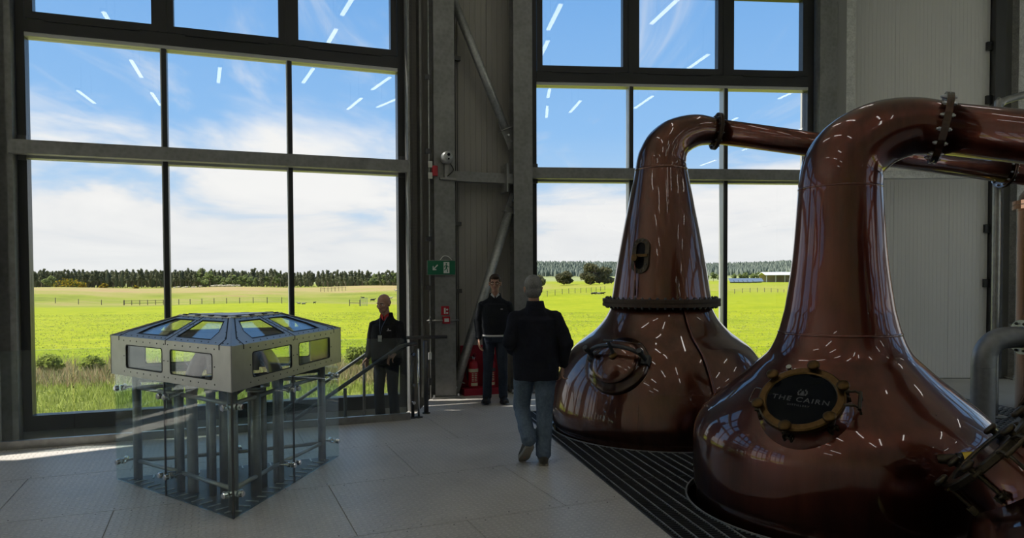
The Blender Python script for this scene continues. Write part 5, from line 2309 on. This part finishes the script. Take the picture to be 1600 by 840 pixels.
# siren and lamp cluster at rail height on the column
sp_ = FA.P(-.02, .38, 3.30)
t = thing('alarm_siren', 'grey round headed alarm siren with red lamp on a bracket by the left window rail', 'alarm', (sp_.x, sp_.y, 3.1))
m = MB()
m.lathe([(.0005, .16), (.055, .155), (.085, .12), (.090, .05), (.085, .0), (.0005, 0)], 28, frame(FA.P(.0, .34, 3.46), FA.n), caps=False)
m.build('head', Mt['galv'], t)
m = MB()
for q in (.03, -.03):
    m.cyl(FA.P(.0, .495, 3.46 + q), FA.P(.0, .507, 3.46 + q), .022 if q > 0 else .012, n=16)
m.build('lens', Mt['dark_glass'], t)
m = MB()
FA.box(m, -.10, .14, .20, .40, 3.15, 3.18)
FA.box(m, -.03, .03, .30, .38, 3.18, 3.38)
m.build('bracket', Mt['steel_dark'], t)
m = MB()
m.cyl(FA.P(-.17, .36, 3.20), FA.P(-.17, .36, 3.34), .045, n=16)
m.build('red_lamp', Mt['red'], t)
for z in (3.20, 3.36):
    m = MB()
    FA.box(m, -.27, -.21, .33, .38, z - .045, z + .045)
    m.build('clip', Mt['chrome'], t)
m = MB()
m.tube(bez([tuple(FA.P(.05, .40, 3.38)), tuple(FA.P(.10, .38, 3.30)), tuple(FA.P(.05, .42, 3.24)), tuple(FA.P(.0, .36, 3.19))], 20), .008, 6)
m.build('hose', Mt['rubber'], t)

# fire point
fb = FA.P(.66, -.0, 0)
t = thing('fire_point_board', 'dark red fire point board standing on the floor behind the bespectacled man', 'board', (fb.x, fb.y, 0))
m = MB()
FA.box(m, .30, .92, -.03, .0, .03, .72)
m.build('back_board', Mt['red_board'], t)
m = MB()
FA.box(m, .28, .94, .0, .26, .0, .10)
m.build('plinth', Mt['red_board'], t)
m = MB()
FA.box(m, .66, .84, .0, .004, .57, .69)
nb = m.build('notice', Mt['cream'], t)
m = MB()
FA.box(m, .68, .71, .004, .006, .59, .67)
FA.box(m, .73, .76, .004, .006, .59, .67)
FA.box(m, .77, .82, .004, .006, .60, .62)
m.build('notice_mark', Mt['red'], nb)


def extinguisher(label, tt_, band):
    p = FA.P(tt_, .12, .10)
    t = thing('fire_extinguisher', label, 'extinguisher', p, group=None)
    m = MB()
    m.lathe([(.07, 0), (.074, .01), (.074, .33), (.068, .365), (.045, .395), (.025, .405), (.025, .425)], 28, M.Translation(p))
    m.build('cylinder', Mt['red'], t)
    m = MB()
    m.lathe([(.0755, .235), (.0755, .285)], 28, M.Translation(p), caps=False)
    m.build('band', Mt[band], t)
    m = MB()
    fr = [p + FA.n * .0752 * math.cos(a) + FA.d * .0752 * math.sin(a) for a in np.linspace(-.75, .75, 9)]
    m.add([q + V((0, 0, .03)) for q in fr] + [q + V((0, 0, .075)) for q in fr], [(i, i + 1, i + 10, i + 9) for i in range(8)])
    for r_ in range(5):
        z = .10 + r_ * .026
        m.add([q + V((0, 0, z)) for q in fr] + [q + V((0, 0, z + .012)) for q in fr], [(i, i + 1, i + 10, i + 9) for i in (1, 2, 4, 5, 6)])
    m.build('instruction_label', Mt['cream'], t)
    m = MB()
    m.cyl(p + V((0, 0, .42)), p + V((0, 0, .47)), .022, n=12)
    m.beam(p + V((0, 0, .475)), p + FA.n * .10 + V((0, 0, .465)), .02, .010)
    m.beam(p + V((0, 0, .485)), p + FA.n * .10 + FA.d * -.0 + V((0, 0, .515)), .02, .010)
    m.build('valve_handle', Mt['chrome'], t)
    m = MB()
    m.tube(bez([tuple(p + V((0, 0, .45))), tuple(p - FA.d * .07 + V((0, 0, .44))), tuple(p - FA.d * .105 + V((0, 0, .34))), tuple(p - FA.d * .09 + V((0, 0, .12)))], 24), .011, 8)
    m.build('hose', Mt['rubber'], t)
    return t


extinguisher('red fire extinguisher on the plinth, left one with a cream band', .46, 'cream')
extinguisher('red fire extinguisher on the plinth, right one behind the bespectacled man', .73, 'dark_steel')

# ================================================================== linear lamps under the ceiling (the first set shows as streaks mirrored in the panes; the far right rows are added)
LAMPS = [((-4.15, 3.48), (-3.65, 2.2)), ((-3.04, .47), (-2.5, -.95)), ((-3.55, -3.48), (-2.92, -4.8)), ((-1.92, -2.41), (-1.35, -3.85)), ((-.80, 7.6), (-.45, 6.3)),
         ((-.18, 5.49), (.22, 4.05)), ((.62, 2.6), (.97, 1.19)), ((2.5, 3.13), (2.74, 1.75)), ((2.95, .74), (3.27, -.75)), ((1.42, 8.6), (1.49, 7.2)), ((3.55, 9.3), (3.53, 7.9)),
         ((1.64, 6.53), (1.74, 5.1)), ((3.78, 1.54), (3.85, .05)), ((5.6, 6.2), (5.6, 4.75)), ((5.7, 2.4), (5.7, .9)), ((-1.2, 1.2), (-.8, -.2))]
LAMPS += [((x_, y_), (x_, y_ - 1.5)) for x_ in (9.5, 12.6) for y_ in (8.2, 4.2, .2, -3.8, -7.8)]  # unseen extra rows added to brighten the room
where = ['over the safe, foremost on the left', 'left of the viewer, second out', 'far back on the left', 'back left, inner row', 'nearest the left window', 'over the walking man', 'above the viewer',
         'above the lower right still', 'behind the lower right still', 'over the far still', 'nearest the right window', 'between the two copper necks', 'behind the near still', 'over the copper arms', 'far right at the back', 'above and left of the viewer']
where += [o_ + ' of the ' + r_ + ' far right row, added to light the room' for r_ in ('inner', 'outer') for o_ in ('first', 'second', 'third', 'fourth', 'last')]
for (a, b_), wh in zip(LAMPS, where):
    a, b_ = V((a[0], a[1], 7.0)), V((b_[0], b_[1], 7.0))
    c = (a + b_) / 2
    t = thing('linear_lamp', 'slim linear ceiling lamp ' + wh, 'lamp', (c.x, c.y, 7.0))
    m = MB()
    m.beam(a + V((0, 0, .05)), b_ + V((0, 0, .05)), .13, .07)
    m.build('housing', Mt['dark_steel'], t)
    m = MB()
    m.beam(a + V((0, 0, .006)), b_ + V((0, 0, .006)), .085, .018)
    m.build('diffuser', Mt['lamp'], t)
    for f in (.2, .8):
        q = a.lerp(b_, f)
        m = MB()
        m.tube([q + V((0, 0, .08)), q + V((0, 0, HC - 7.0 + .02))], .006, 6)
        m.build('hanger', Mt['dark_steel'], t)

# ================================================================== people
def capsule(m, p0, p1, r0, r1, n=12):
    p0, p1 = V(p0), V(p1)
    d = p1 - p0
    L = d.length
    if L < 1e-6:
        return m.sphere(p0, r0, n)
    d.normalize()
    pts, rr = [], []
    for a in (-80, -50, -20):
        a_ = math.radians(a)
        pts.append(p0 + d * r0 * math.sin(a_))
        rr.append(r0 * math.cos(a_))
    for a in (20, 50, 80):
        a_ = math.radians(a)
        pts.append(p1 + d * r1 * math.sin(a_))
        rr.append(r1 * math.cos(a_))
    up = V((0, 0, 1)) if abs(d.z) < .9 else V((1, 0, 0))
    x = d.cross(up).normalized()
    y = d.cross(x)
    rings = [[q + (x * math.cos(2 * PI * j / n) + y * math.sin(2 * PI * j / n)) * r for j in range(n)] for q, r in zip(pts, rr)]
    return m.loftrings(rings, 0, True)


def oval_loft(m, secs, n=28, pw=2.4):
    """secs: (x, y, z, rx, ry): stacked rounded cross sections"""
    rings = []
    for (x, y, z, rx, ry) in secs:
        ring = []
        for j in range(n):
            a = 2 * PI * j / n
            c, s = math.cos(a), math.sin(a)
            k = (abs(c) ** pw + abs(s) ** pw) ** (-1 / pw)
            ring.append((x + rx * c * k, y + ry * s * k, z))
        rings.append(ring)
    return m.loftrings(rings, 0, True)


CLOUD = bpy.data.textures.new('cloth_folds', 'CLOUDS')
CLOUD.noise_scale = .13
CLOUD.noise_depth = 2


def skin_over(m, name, mname, parent, voxel=.007, smooth=4, fold=0.0, ratio=.45):
    """melts the collected volumes into one continuous surface"""
    me = bpy.data.meshes.new(name)
    me.from_pydata([tuple(v) for v in m.v], [], m.f)
    bm = bmesh.new()
    bm.from_mesh(me)
    bmesh.ops.recalc_face_normals(bm, faces=bm.faces)
    bm.to_mesh(me)
    bm.free()
    o = bpy.data.objects.new(name, me)
    COL.objects.link(o)
    r = o.modifiers.new('r', 'REMESH')
    r.mode = 'VOXEL'
    r.voxel_size = voxel
    r.adaptivity = 0
    s = o.modifiers.new('s', 'SMOOTH')
    s.factor = .5
    s.iterations = smooth
    if fold:
        d = o.modifiers.new('d', 'DISPLACE')
        d.texture = CLOUD
        d.strength = fold
        d.mid_level = .5
    dc = o.modifiers.new('c', 'DECIMATE')
    dc.ratio = ratio
    dg = bpy.context.evaluated_depsgraph_get()
    out = bpy.data.meshes.new_from_object(o.evaluated_get(dg))
    bpy.data.objects.remove(o)
    out.name = name
    out.materials.clear()
    out.materials.append(Mt[mname])
    out.polygons.foreach_set('use_smooth', [True] * len(out.polygons))
    ob = bpy.data.objects.new(name, out)
    COL.objects.link(ob)
    ob.parent = parent
    ORG[ob.name] = ORG[parent.name].copy()
    return ob


def cloth(name, c0, c1, rough=.85, scale=40):
    m = mat(name, c0, rough, spec=.25)
    nt, b = NT(m)
    n = NOISE(nt, objco(nt), scale, 4, .6)
    g = NOISE(nt, objco(nt), 5, 4, .6)
    f = MATH(nt, 'ADD', MATH(nt, 'MULTIPLY', n.outputs[0], .4), MATH(nt, 'MULTIPLY', g.outputs[0], .6))
    nt.links.new(RAMP(nt, f, [(.35, c0), (.65, c1)]), b.inputs['Base Color'])
    bump(nt, b, f, .25, .006)
    return m


Mt['skin'] = cloth('skin', (.42, .235, .17), (.52, .30, .22), .5, 30)
Mt['navy'] = cloth('navy_fleece', (.010, .011, .017), (.017, .018, .027), .95)
Mt['black_cloth'] = cloth('black_jacket', (.008, .008, .009), (.014, .014, .016), .85)
Mt['knit'] = cloth('dark_knit', (.012, .014, .018), (.020, .022, .028), .95)
Mt['jeans'] = cloth('faded_jeans', (.09, .125, .185), (.165, .215, .285), .9)
Mt['jeans_dark'] = cloth('dark_jeans', (.020, .026, .040), (.036, .046, .068), .9)
Mt['slacks'] = cloth('dark_slacks', (.014, .017, .026), (.022, .026, .038), .9)
Mt['grey_hair'] = cloth('grey_hair', (.075, .072, .07), (.27, .26, .25), .8, 90)
Mt['brown_hair'] = cloth('brown_hair', (.030, .018, .012), (.06, .036, .022), .6, 90)
Mt['shoe_dark'] = mat('dark_shoe', (.018, .017, .017), .6)
Mt['shoe_grey'] = cloth('grey_shoe', (.055, .05, .045), (.09, .085, .075), .85)
Mt['sole'] = mat('shoe_sole', (.30, .27, .23), .8)
Mt['shirt'] = cloth('pale_shirt', (.55, .55, .55), (.62, .62, .62), .8)
Mt['red_cloth'] = cloth('red_collar', (.42, .03, .03), (.5, .05, .05), .8)
Mt['eye_white'] = mat('eye_white', (.7, .68, .65), .2)
Mt['iris'] = mat('iris', (.03, .02, .015), .15)
Mt['lips'] = mat('lips', (.36, .16, .13), .5)


def rotm(yaw, pitch, roll=0.0):
    return M.Rotation(yaw, 4, 'Z') @ M.Rotation(pitch, 4, 'X') @ M.Rotation(roll, 4, 'Y')


def head_vol(m, c, R_):
    """head facing -Y, c at mid head; crown about .12 above"""
    T = M.Translation(c) @ R_
    m.sphere((0, .018, .030), (.077, .096, .088), 20, mtx=T)
    m.sphere((0, -.012, -.022), (.066, .080, .078), 18, mtx=T)
    m.sphere((0, -.040, -.070), (.047, .050, .042), 14, mtx=T)
    m.sphere((0, -.070, -.090), (.024, .022, .020), 10, mtx=T)
    m.sphere((0, -.066, .022), (.058, .026, .014), 12, mtx=T)
    for s in (-1, 1):
        m.sphere((s * .036, -.066, -.022), (.026, .022, .022), 10, mtx=T)
        m.sphere((s * .079, .012, -.012), (.009, .021, .031), 10, mtx=T)
        m.sphere((s * .082, .020, .004), (.011, .012, .016), 8, mtx=T)
    capsule(m, T @ V((0, -.088, .010)), T @ V((0, -.112, -.030)), .010, .0155, 10)
    for s in (-1, 1):
        m.sphere((s * .014, -.098, -.036), (.009, .010, .008), 8, mtx=T)
    return T


def face_parts(T, body, brows, brow_mat):
    for s in (-1, 1):
        m = MB()
        m.sphere((s * .032, -.074, .000), (.0135, .011, .0095), 12, mtx=T)
        e = m.build('eye', Mt['eye_white'], body, local=True)
        m = MB()
        m.sphere((s * .032, -.083, .000), (.006, .003, .006), 10, mtx=T)
        m.build('iris', Mt['iris'], e, local=True) if False else m.build('iris', Mt['iris'], body, local=True)
        m = MB()
        m.tube([T @ V((s * .013, -.091, .021)), T @ V((s * .032, -.089, .027)), T @ V((s * .052, -.074, .020))], [.004, .0055, .003], 6)
        m.build('eyebrow', Mt[brow_mat], body, local=True)
    m = MB()
    m.tube([T @ V((-.024, -.079, -.061)), T @ V((-.010, -.0895, -.058)), T @ V((0, -.0905, -.0595)), T @ V((.010, -.0895, -.058)), T @ V((.024, -.079, -.061))], [.002, .0055, .006, .0055, .002], 8)
    m.build('lips', Mt['lips'], body, local=True)


def hand_vol(m, w, fd, pn, side, curl=(.35, .4, .35), thumb=.6, s=1.0):
    """w wrist, fd direction of the fingers, pn palm normal (out of the palm), side: direction of the thumb"""
    w, fd, pn = V(w), V(fd).normalized(), V(pn)
    pn = (pn - fd * pn.dot(fd)).normalized()
    sd = V(side)
    sd = (sd - fd * sd.dot(fd) - pn * sd.dot(pn)).normalized()
    for k in range(4):
        o = (1.5 - k) * .0205 * s
        kn = w + fd * (.088 - .004 * abs(k - 1)) * s + sd * o
        capsule(m, w + fd * .012 + sd * o * .75, kn, .0150 * s, .0118 * s, 8)
        p = kn
        d = fd
        L = (.043, .048, .045, .035)[k] * s
        for j, (f, r) in enumerate(((1.0, .0092), (.66, .0085), (.5, .0076))):
            a = curl[j] * (1 + .12 * k)
            d = (d * math.cos(a) + pn * math.sin(a)).normalized()
            ax_ = d.cross(sd)
            pn2 = sd.cross(d)
            q = p + d * L * f
            capsule(m, p, q, r * s, r * .94 * s, 8)
            p = q
            pn = pn if False else (pn * math.cos(a) - fd * 0).normalized()
            fdx = d
            # palm normal follows the finger
            pn = (pn - d * pn.dot(d))
            pn = pn.normalized() if pn.length > 1e-4 else pn2
        pn = (V(pn) - fd * V(pn).dot(fd)).normalized()
    b0 = w + fd * .022 * s + sd * .024 * s
    b1 = b0 + (fd * .55 + sd * .62 + pn * .35 * thumb).normalized() * .046 * s
    b2 = b1 + (fd * .85 + sd * .25 + pn * .35 * thumb).normalized() * .034 * s
    b3 = b2 + (fd * .92 + sd * .05 + pn * .35 * thumb).normalized() * .026 * s
    capsule(m, b0, b1, .0145 * s, .0115 * s, 8)
    capsule(m, b1, b2, .0108 * s, .0098 * s, 8)
    capsule(m, b2, b3, .0096 * s, .0080 * s, 8)


def shoe(ankle, toe, heel_drop, parent, mname, sole_m='sole', L=.0):
    """ankle joint and ball/toe point; sole plane passes under both"""
    a, t_ = V(ankle), V(toe)
    fwd = (t_ - a)
    heel = a - fwd.normalized() * 0.0
    m = MB()
    # sole direction: from heel contact to toe
    h = V(heel_drop)
    d = (t_ - h).normalized()
    side = d.cross(V((0, 0, 1))).normalized()
    upn = side.cross(d)
    rings = []
    Ls = (t_ - h).length
    prof = [(-.035, .018, .050), (-.028, .036, .082), (.02, .041, .092), (.08, .040, .098), (.13, .043, .082), (.18, .050, .062), (.225, .049, .050), (.262, .038, .040), (.285, .018, .026)]
    k = (Ls + .02) / .285
    for x, w, hh in prof:
        ring = []
        for j in range(16):
            an = 2 * PI * j / 16
            c_, s_ = math.cos(an), math.sin(an)
            yy = w * (abs(c_) ** .8) * (1 if c_ >= 0 else -1)
            zz = hh * (.5 + .5 * (abs(s_) ** .8) * (1 if s_ >= 0 else -1)) + .006
            ring.append(h + d * x * k + side * yy + upn * zz)
        rings.append(ring)
    m.loftrings(rings, 0, True)
    so = m.build('shoe', Mt[mname], parent, local=True)
    m = MB()
    loop = []
    for x, w, hh in prof:
        loop.append((x * k, w + .004))
    full = loop + [(x, -w) for x, w in reversed(loop)]
    lo = [h + d * x + side * w + upn * -.002 for x, w in full]
    hi = [h + d * x + side * w + upn * .024 for x, w in full]
    nn = len(full)
    m.add(lo + hi, [tuple(range(nn)), tuple(range(2 * nn - 1, nn - 1, -1))] + [(i, (i + 1) % nn, (i + 1) % nn + nn, i + nn) for i in range(nn)])
    m.build('shoe_sole', Mt[sole_m], so, local=True)
    m = MB()
    for q in range(4):
        c = h + d * (.115 + .022 * q) * k + upn * (.098 - .012 * q)
        m.tube([c - side * .026, c + upn * .006, c + side * .026], .0035, 6)
    m.build('laces', Mt['rubber'] if mname != 'shoe_grey' else Mt['sole'], so, local=True)
    return so


def person(label, loc, rz, J, look, top, legs, shoe_m, hair, hem=.80, extra=None, hands=('r', 'l'), shoes=None, neck_open=False, sole='sole'):
    """J: joints in the person's own frame (faces -Y, right hand at -X)"""
    t = thing('person', label, 'person', loc, rz)
    R_ = look
    hd, nk, ch, pv = V(J['head']), V(J['neck']), V(J['chest']), V(J['pelvis'])
    # one continuous body
    m = MB()
    T = head_vol(m, hd, R_)
    capsule(m, T @ V((0, .022, -.06)), nk + V((0, .012, -.03)), .053, .056, 14)
    oval_loft(m, [(pv.x, pv.y, pv.z - .09, .13, .095), (pv.x, pv.y, pv.z, .15, .105), ((pv.x + ch.x) / 2, (pv.y + ch.y) / 2, (pv.z + ch.z) / 2 - .02, .135, .10), (ch.x, ch.y, ch.z, .145, .095), (nk.x, nk.y + .01, nk.z - .11, .10, .065), (nk.x, nk.y + .012, nk.z - .04, .05, .05)], 20)
    for s in 'rl':
        sh, el, wr = V(J['shoulder_' + s]), V(J['elbow_' + s]), V(J['wrist_' + s])
        capsule(m, nk + (sh - nk) * .5 + V((0, 0, -.05)), sh, .035, .040)
        capsule(m, sh, el, .044, .036)
        capsule(m, el, wr, .037, .026)
        hp, kn, an = V(J['hip_' + s]), V(J['knee_' + s]), V(J['ankle_' + s])
        capsule(m, hp, kn, .072, .050)
        capsule(m, kn, an, .048, .036)
        capsule(m, an, V(J['toe_' + s]) * .8 + an * .2, .034, .022)
        hv = J.get('hand_' + s)
        if hv:
            hand_vol(m, wr, *hv)
    body = skin_over(m, 'body', 'skin', t, .0052, 3, 0, .5)
    face_parts(T, t, True, hair[1])
    # trousers
    m = MB()
    lg_ = top.get('legs', 1.0)
    hips = [(pv.x, pv.y, pv.z + .14, .162, .122), (pv.x, pv.y, pv.z + .06, .168 * lg_, .128), (pv.x, pv.y + .012, pv.z - .03, .178 * lg_, .136 * lg_), (pv.x, pv.y + .01, pv.z - .09, .170 * lg_, .128 * lg_)]
    oval_loft(m, hips, 24, 2.3)
    for s in 'rl':
        hp, kn, an = V(J['hip_' + s]), V(J['knee_' + s]), V(J['ankle_' + s])
        capsule(m, hp, hp.lerp(kn, .5), .098 * lg_, .086 * lg_, 14)
        capsule(m, hp.lerp(kn, .5), kn, .086 * lg_, .073 * lg_, 14)
        cf = kn.lerp(an, .38) + V((0, .012, 0))
        capsule(m, kn, cf, .073 * lg_, .070 * lg_, 14)
        capsule(m, cf, kn.lerp(an, .96), .070 * lg_, .066 * lg_, 14)
    skin_over(m, 'trousers', legs, t, .008, 4, .016, .5)
    # upper garment
    m = MB()
    sl, sr = V(J['shoulder_l']), V(J['shoulder_r'])
    k = top.get('girth', 1.0)
    midz = (pv.z + ch.z) / 2
    lo = hem
    secs = [(pv.x, pv.y + .004, lo, .185 * k, .145 * k), (pv.x, pv.y, lo + .10, .190 * k, .150 * k), ((pv.x + ch.x) / 2, (pv.y + ch.y) / 2 - .01, midz, .188 * k, .148 * k),
            (ch.x, ch.y, ch.z - .04, .195 * k, .142 * k), (ch.x, ch.y + .005, ch.z + .08, .185 * k, .125 * k), ((nk.x + ch.x) / 2, nk.y + .012, nk.z - .085, .145, .098), (nk.x, nk.y + .012, nk.z - .040, .112, .088), (nk.x, nk.y + .012, nk.z + .005, .084, .078)]
    oval_loft(m, secs, 28, 2.3)
    for s in 'rl':
        sh, el, wr = V(J['shoulder_' + s]), V(J['elbow_' + s]), V(J['wrist_' + s])
        capsule(m, nk + V((0, .010, -.030)), sh + V((0, 0, -.014)), .064, .062, 14)
        capsule(m, sh + V((0, 0, -.012)), sh.lerp(el, .55), .072 * k, .066 * k, 14)
        capsule(m, sh.lerp(el, .55), el, .067 * k, .060 * k, 14)
        capsule(m, el, el.lerp(wr, .5), .060 * k, .054, 14)
        capsule(m, el.lerp(wr, .5), wr - (wr - el).normalized() * .02, .054, .043, 14)
    skin_over(m, top['name'], top['mat'], t, .008, 4, top.get('fold', .018), .5)
    # collar
    m = MB()
    rings = []
    for (z, rx, ry, dy) in ((-.03, .100, .088, .012), (.015, .086, .078, .010), (.055, .078, .072, .012), (.058, .069, .064, .012), (.010, .068, .062, .008)):
        rings.append([(nk.x + rx * math.sin(a), nk.y + .004 + dy + ry * math.cos(a), nk.z + z - (.035 if abs(a) > 2.4 else 0)) for a in np.linspace(-2.75, 2.75, 26)])
    n = 26
    vs, fs = [p for r in rings for p in r], []
    for i in range(len(rings) - 1):
        for j in range(n - 1):
            fs.append((i * n + j, i * n + j + 1, (i + 1) * n + j + 1, (i + 1) * n + j))
    m.add(vs, fs, 0, True)
    m.build('collar', Mt[top.get('collar', top['mat'])], t, local=True)
    # shoes
    for s in 'rl':
        shoe(J['ankle_' + s], J['toe_' + s], J['heel_' + s], t, shoe_m, sole)
    # hair
    if hair[0]:
        m = MB()
        for (c, r) in hair[2]:
            m.sphere(c, r, 18, mtx=T)
        hm = skin_over(m, 'hair', hair[1], t, .006, 2, .010, .6)
        if hair[0] == 'cut':
            # keep hair off the face: drop what lies in front of the hairline
            bm = bmesh.new()
            bm.from_mesh(hm.data)
            Ti = T.inverted()
            kill = []
            for v in bm.verts:
                q = Ti @ v.co
                if hair[3](q):
                    kill.append(v)
            bmesh.ops.delete(bm, geom=kill, context='VERTS')
            bm.to_mesh(hm.data)
            bm.free()
    return t, T


X, Y, Z = V((1, 0, 0)), V((0, 1, 0)), V((0, 0, 1))

# ---- grey haired man walking away, seen from behind
J = dict(head=(.015, -.045, 1.632), neck=(.0, -.012, 1.462), chest=(-.005, -.02, 1.27), pelvis=(-.005, .0, .93),
         shoulder_r=(-.182, .005, 1.362), elbow_r=(-.285, .05, 1.135), wrist_r=(-.262, -.05, .905),
         shoulder_l=(.182, -.005, 1.362), elbow_l=(.245, .07, 1.145), wrist_l=(.205, -.14, 1.03),
         hip_r=(-.088, 0, .90), knee_r=(-.085, -.02, .49), ankle_r=(-.070, .025, .095), toe_r=(-.085, -.16, .035), heel_r=(-.068, .065, .002),
         hip_l=(.098, 0, .90), knee_l=(.118, -.20, .495), ankle_l=(.070, .10, .245), toe_l=(.115, -.075, .012), heel_l=(.066, .105, .165),
         hand_r=((.05, -.12, -1), (.9, -.35, 0), (-.15, -1, 0), (.45, .55, .4)),
         hand_l=((-.55, -.6, -.55), (-.6, .3, .5), (.3, -.4, .8), (.3, .3, .3)))
person('grey haired man in a navy fleece and faded jeans walking away beside the far still', (.215, 6.58, 0), math.radians(183), J, rotm(math.radians(-4), math.radians(4)),
       dict(name='fleece_jacket', mat='navy', girth=1.13, fold=.026, legs=1.15), 'jeans', 'shoe_grey',
       ('cut', 'grey_hair', [((0, .026, .040), (.084, .100, .090)), ((0, .048, -.034), (.077, .070, .066))], lambda q: (q.y < -.045 and q.z < .062) or (q.z < -.092) or (q.z < .0 and q.y < -.01) or (abs(q.x) > .06 and -.055 < q.y < .04 and q.z < .012)), hem=.79)

# ---- bespectacled man standing by the dark wall
J = dict(head=(.0, -.035, 1.665), neck=(0, -.005, 1.475), chest=(0, -.005, 1.29), pelvis=(0, 0, .95),
         shoulder_r=(-.178, .0, 1.365), elbow_r=(-.235, .03, 1.15), wrist_r=(-.225, -.04, .905),
         shoulder_l=(.178, .0, 1.365), elbow_l=(.235, .04, 1.15), wrist_l=(.215, -.03, .905),
         hip_r=(-.085, 0, .92), knee_r=(-.10, -.02, .50), ankle_r=(-.115, .03, .095), toe_r=(-.155, -.14, .032), heel_r=(-.105, .065, .002),
         hip_l=(.085, 0, .92), knee_l=(.10, -.025, .50), ankle_l=(.11, .03, .095), toe_l=(.135, -.145, .032), heel_l=(.105, .065, .002),
         hand_r=((-.02, -.12, -1), (1, -.1, 0), (-.2, -1, 0), (.3, .4, .3)),
         hand_l=((.02, -.12, -1), (-1, -.1, 0), (.2, -1, 0), (.3, .4, .3)))
pm, T = person('dark haired man in glasses and black knit jumper standing by the dark wall', (-.235, 9.78, 0), math.radians(4), J, rotm(math.radians(-6), math.radians(3)),
               dict(name='jumper', mat='knit', girth=.97, fold=.014), 'jeans_dark', 'shoe_dark',
               ('cut', 'brown_hair', [((0, .024, .044), (.084, .101, .088)), ((0, .045, -.006), (.080, .072, .060)), ((.01, -.055, .085), (.055, .04, .028))], lambda q: (q.y < -.050 and q.z < .052) or q.z < -.055 or (q.z < .01 and q.y < -.015)), hem=.955, sole='rubber')
m = MB()
for s in (-1, 1):
    f2_ = T @ M.Translation((s * .033, -.094, .0))
    m.tube([f2_ @ V((.026 * math.cos(a), .0, .018 * math.sin(a))) for a in np.linspace(0, 2 * PI, 17)], .003, 6)
    m.tube([T @ V((s * .058, -.094, .004)), T @ V((s * .078, -.06, .006)), T @ V((s * .082, .01, .0))], .0025, 6)
m.tube([T @ V((-.008, -.096, .004)), T @ V((.008, -.096, .004))], .003, 6)
m.build('glasses', Mt['rubber'], pm, local=True)
m = MB()
for s in (-1, 1):
    m.add([V((s * .008, -.078, 1.462)), V((s * .062, -.060, 1.505)), V((s * .050, -.062, 1.535)), V((s * .012, -.082, 1.492)),
           V((s * .008, -.072, 1.462)), V((s * .060, -.052, 1.505)), V((s * .048, -.054, 1.535)), V((s * .012, -.074, 1.492))],
          [(0, 1, 2, 3), (7, 6, 5, 4), (0, 4, 5, 1), (1, 5, 6, 2), (2, 6, 7, 3), (3, 7, 4, 0)])
m.build('shirt_collar', Mt['shirt'], pm, local=True)
m = MB()
oval_loft(m, [(0, 0, .935, .182, .140), (0, 0, .962, .184, .142)], 28)
m.build('shirt_hem', Mt['shirt'], pm, local=True)
m = MB()
m.box((.085, -.142, 1.315), (.03, .006, .010))
m.build('chest_mark', Mt['shirt'], pm, local=True)

# ---- bald man going down the stair, left hand on the near rail
J = dict(head=(-.015, -.055, 1.595), neck=(0, -.005, 1.42), chest=(0, -.005, 1.24), pelvis=(0, 0, .92),
         shoulder_r=(-.178, .005, 1.315), elbow_r=(-.235, .045, 1.11), wrist_r=(-.245, -.055, .895),
         shoulder_l=(.178, -.01, 1.315), elbow_l=(.262, -.085, 1.085), wrist_l=(.232, -.30, .985),
         hip_r=(-.085, 0, .89), knee_r=(-.09, -.05, .48), ankle_r=(-.09, -.01, .095), toe_r=(-.11, -.19, .032), heel_r=(-.085, .035, .002),
         hip_l=(.085, 0, .89), knee_l=(.09, -.03, .48), ankle_l=(.095, .04, .095), toe_l=(.11, -.14, .032), heel_l=(.092, .078, .002),
         hand_r=((-.05, -.2, -1), (1, -.1, 0), (-.3, -1, 0), (.35, .45, .4)),
         hand_l=((-.1, -.8, -.45), (0, .45, -.9), (-.9, .1, 0), (.35, .6, .5)))
pb, T = person('bald man in a black jacket on the stair, his hand on the near rail', (-1.62, 9.14, -.18), math.radians(-14), J, rotm(math.radians(-10), math.radians(12)),
               dict(name='jacket', mat='black_cloth', girth=1.02, fold=.018), 'slacks', 'shoe_dark',
               ('cut', 'grey_hair', [((0, .036, .0), (.080, .086, .052))], lambda q: q.y < .012 or q.z > .046 or q.z < -.058), hem=.80, sole='rubber')
m = MB()
for s in (-1, 1):
    m.add([V((s * .004, -.088, 1.375)), V((s * .060, -.066, 1.435)), V((s * .052, -.062, 1.475)), V((s * .010, -.086, 1.435)),
           V((s * .004, -.080, 1.375)), V((s * .058, -.056, 1.435)), V((s * .050, -.052, 1.475)), V((s * .010, -.076, 1.435))],
          [(0, 1, 2, 3), (7, 6, 5, 4), (0, 4, 5, 1), (1, 5, 6, 2), (2, 6, 7, 3), (3, 7, 4, 0)])
m.build('shirt_collar', Mt['red_cloth'], pb, local=True)
m = MB()
m.tube([V((-.055, -.075, 1.44)), V((-.035, -.135, 1.30)), V((-.02, -.153, 1.20)), V((.0, -.140, 1.30)), V((.05, -.075, 1.44))], .004, 6)
m.build('lanyard', Mt['jeans'], pb, local=True)
m = MB()
m.bevbox((-.02, -.160, 1.155), (.055, .006, .08), .004)
m.build('badge', Mt['steel_dark'], pb, local=True)
m = MB()
for q in range(5):
    m.box((.075 + q * .011, -.146 + q * .002, 1.255 + (.004 if q % 2 else 0)), (.007, .006, .008))
m.sphere((.088, -.146, 1.275), (.008, .004, .008), 8)
m.build('chest_mark', Mt['shirt'], pb, local=True)
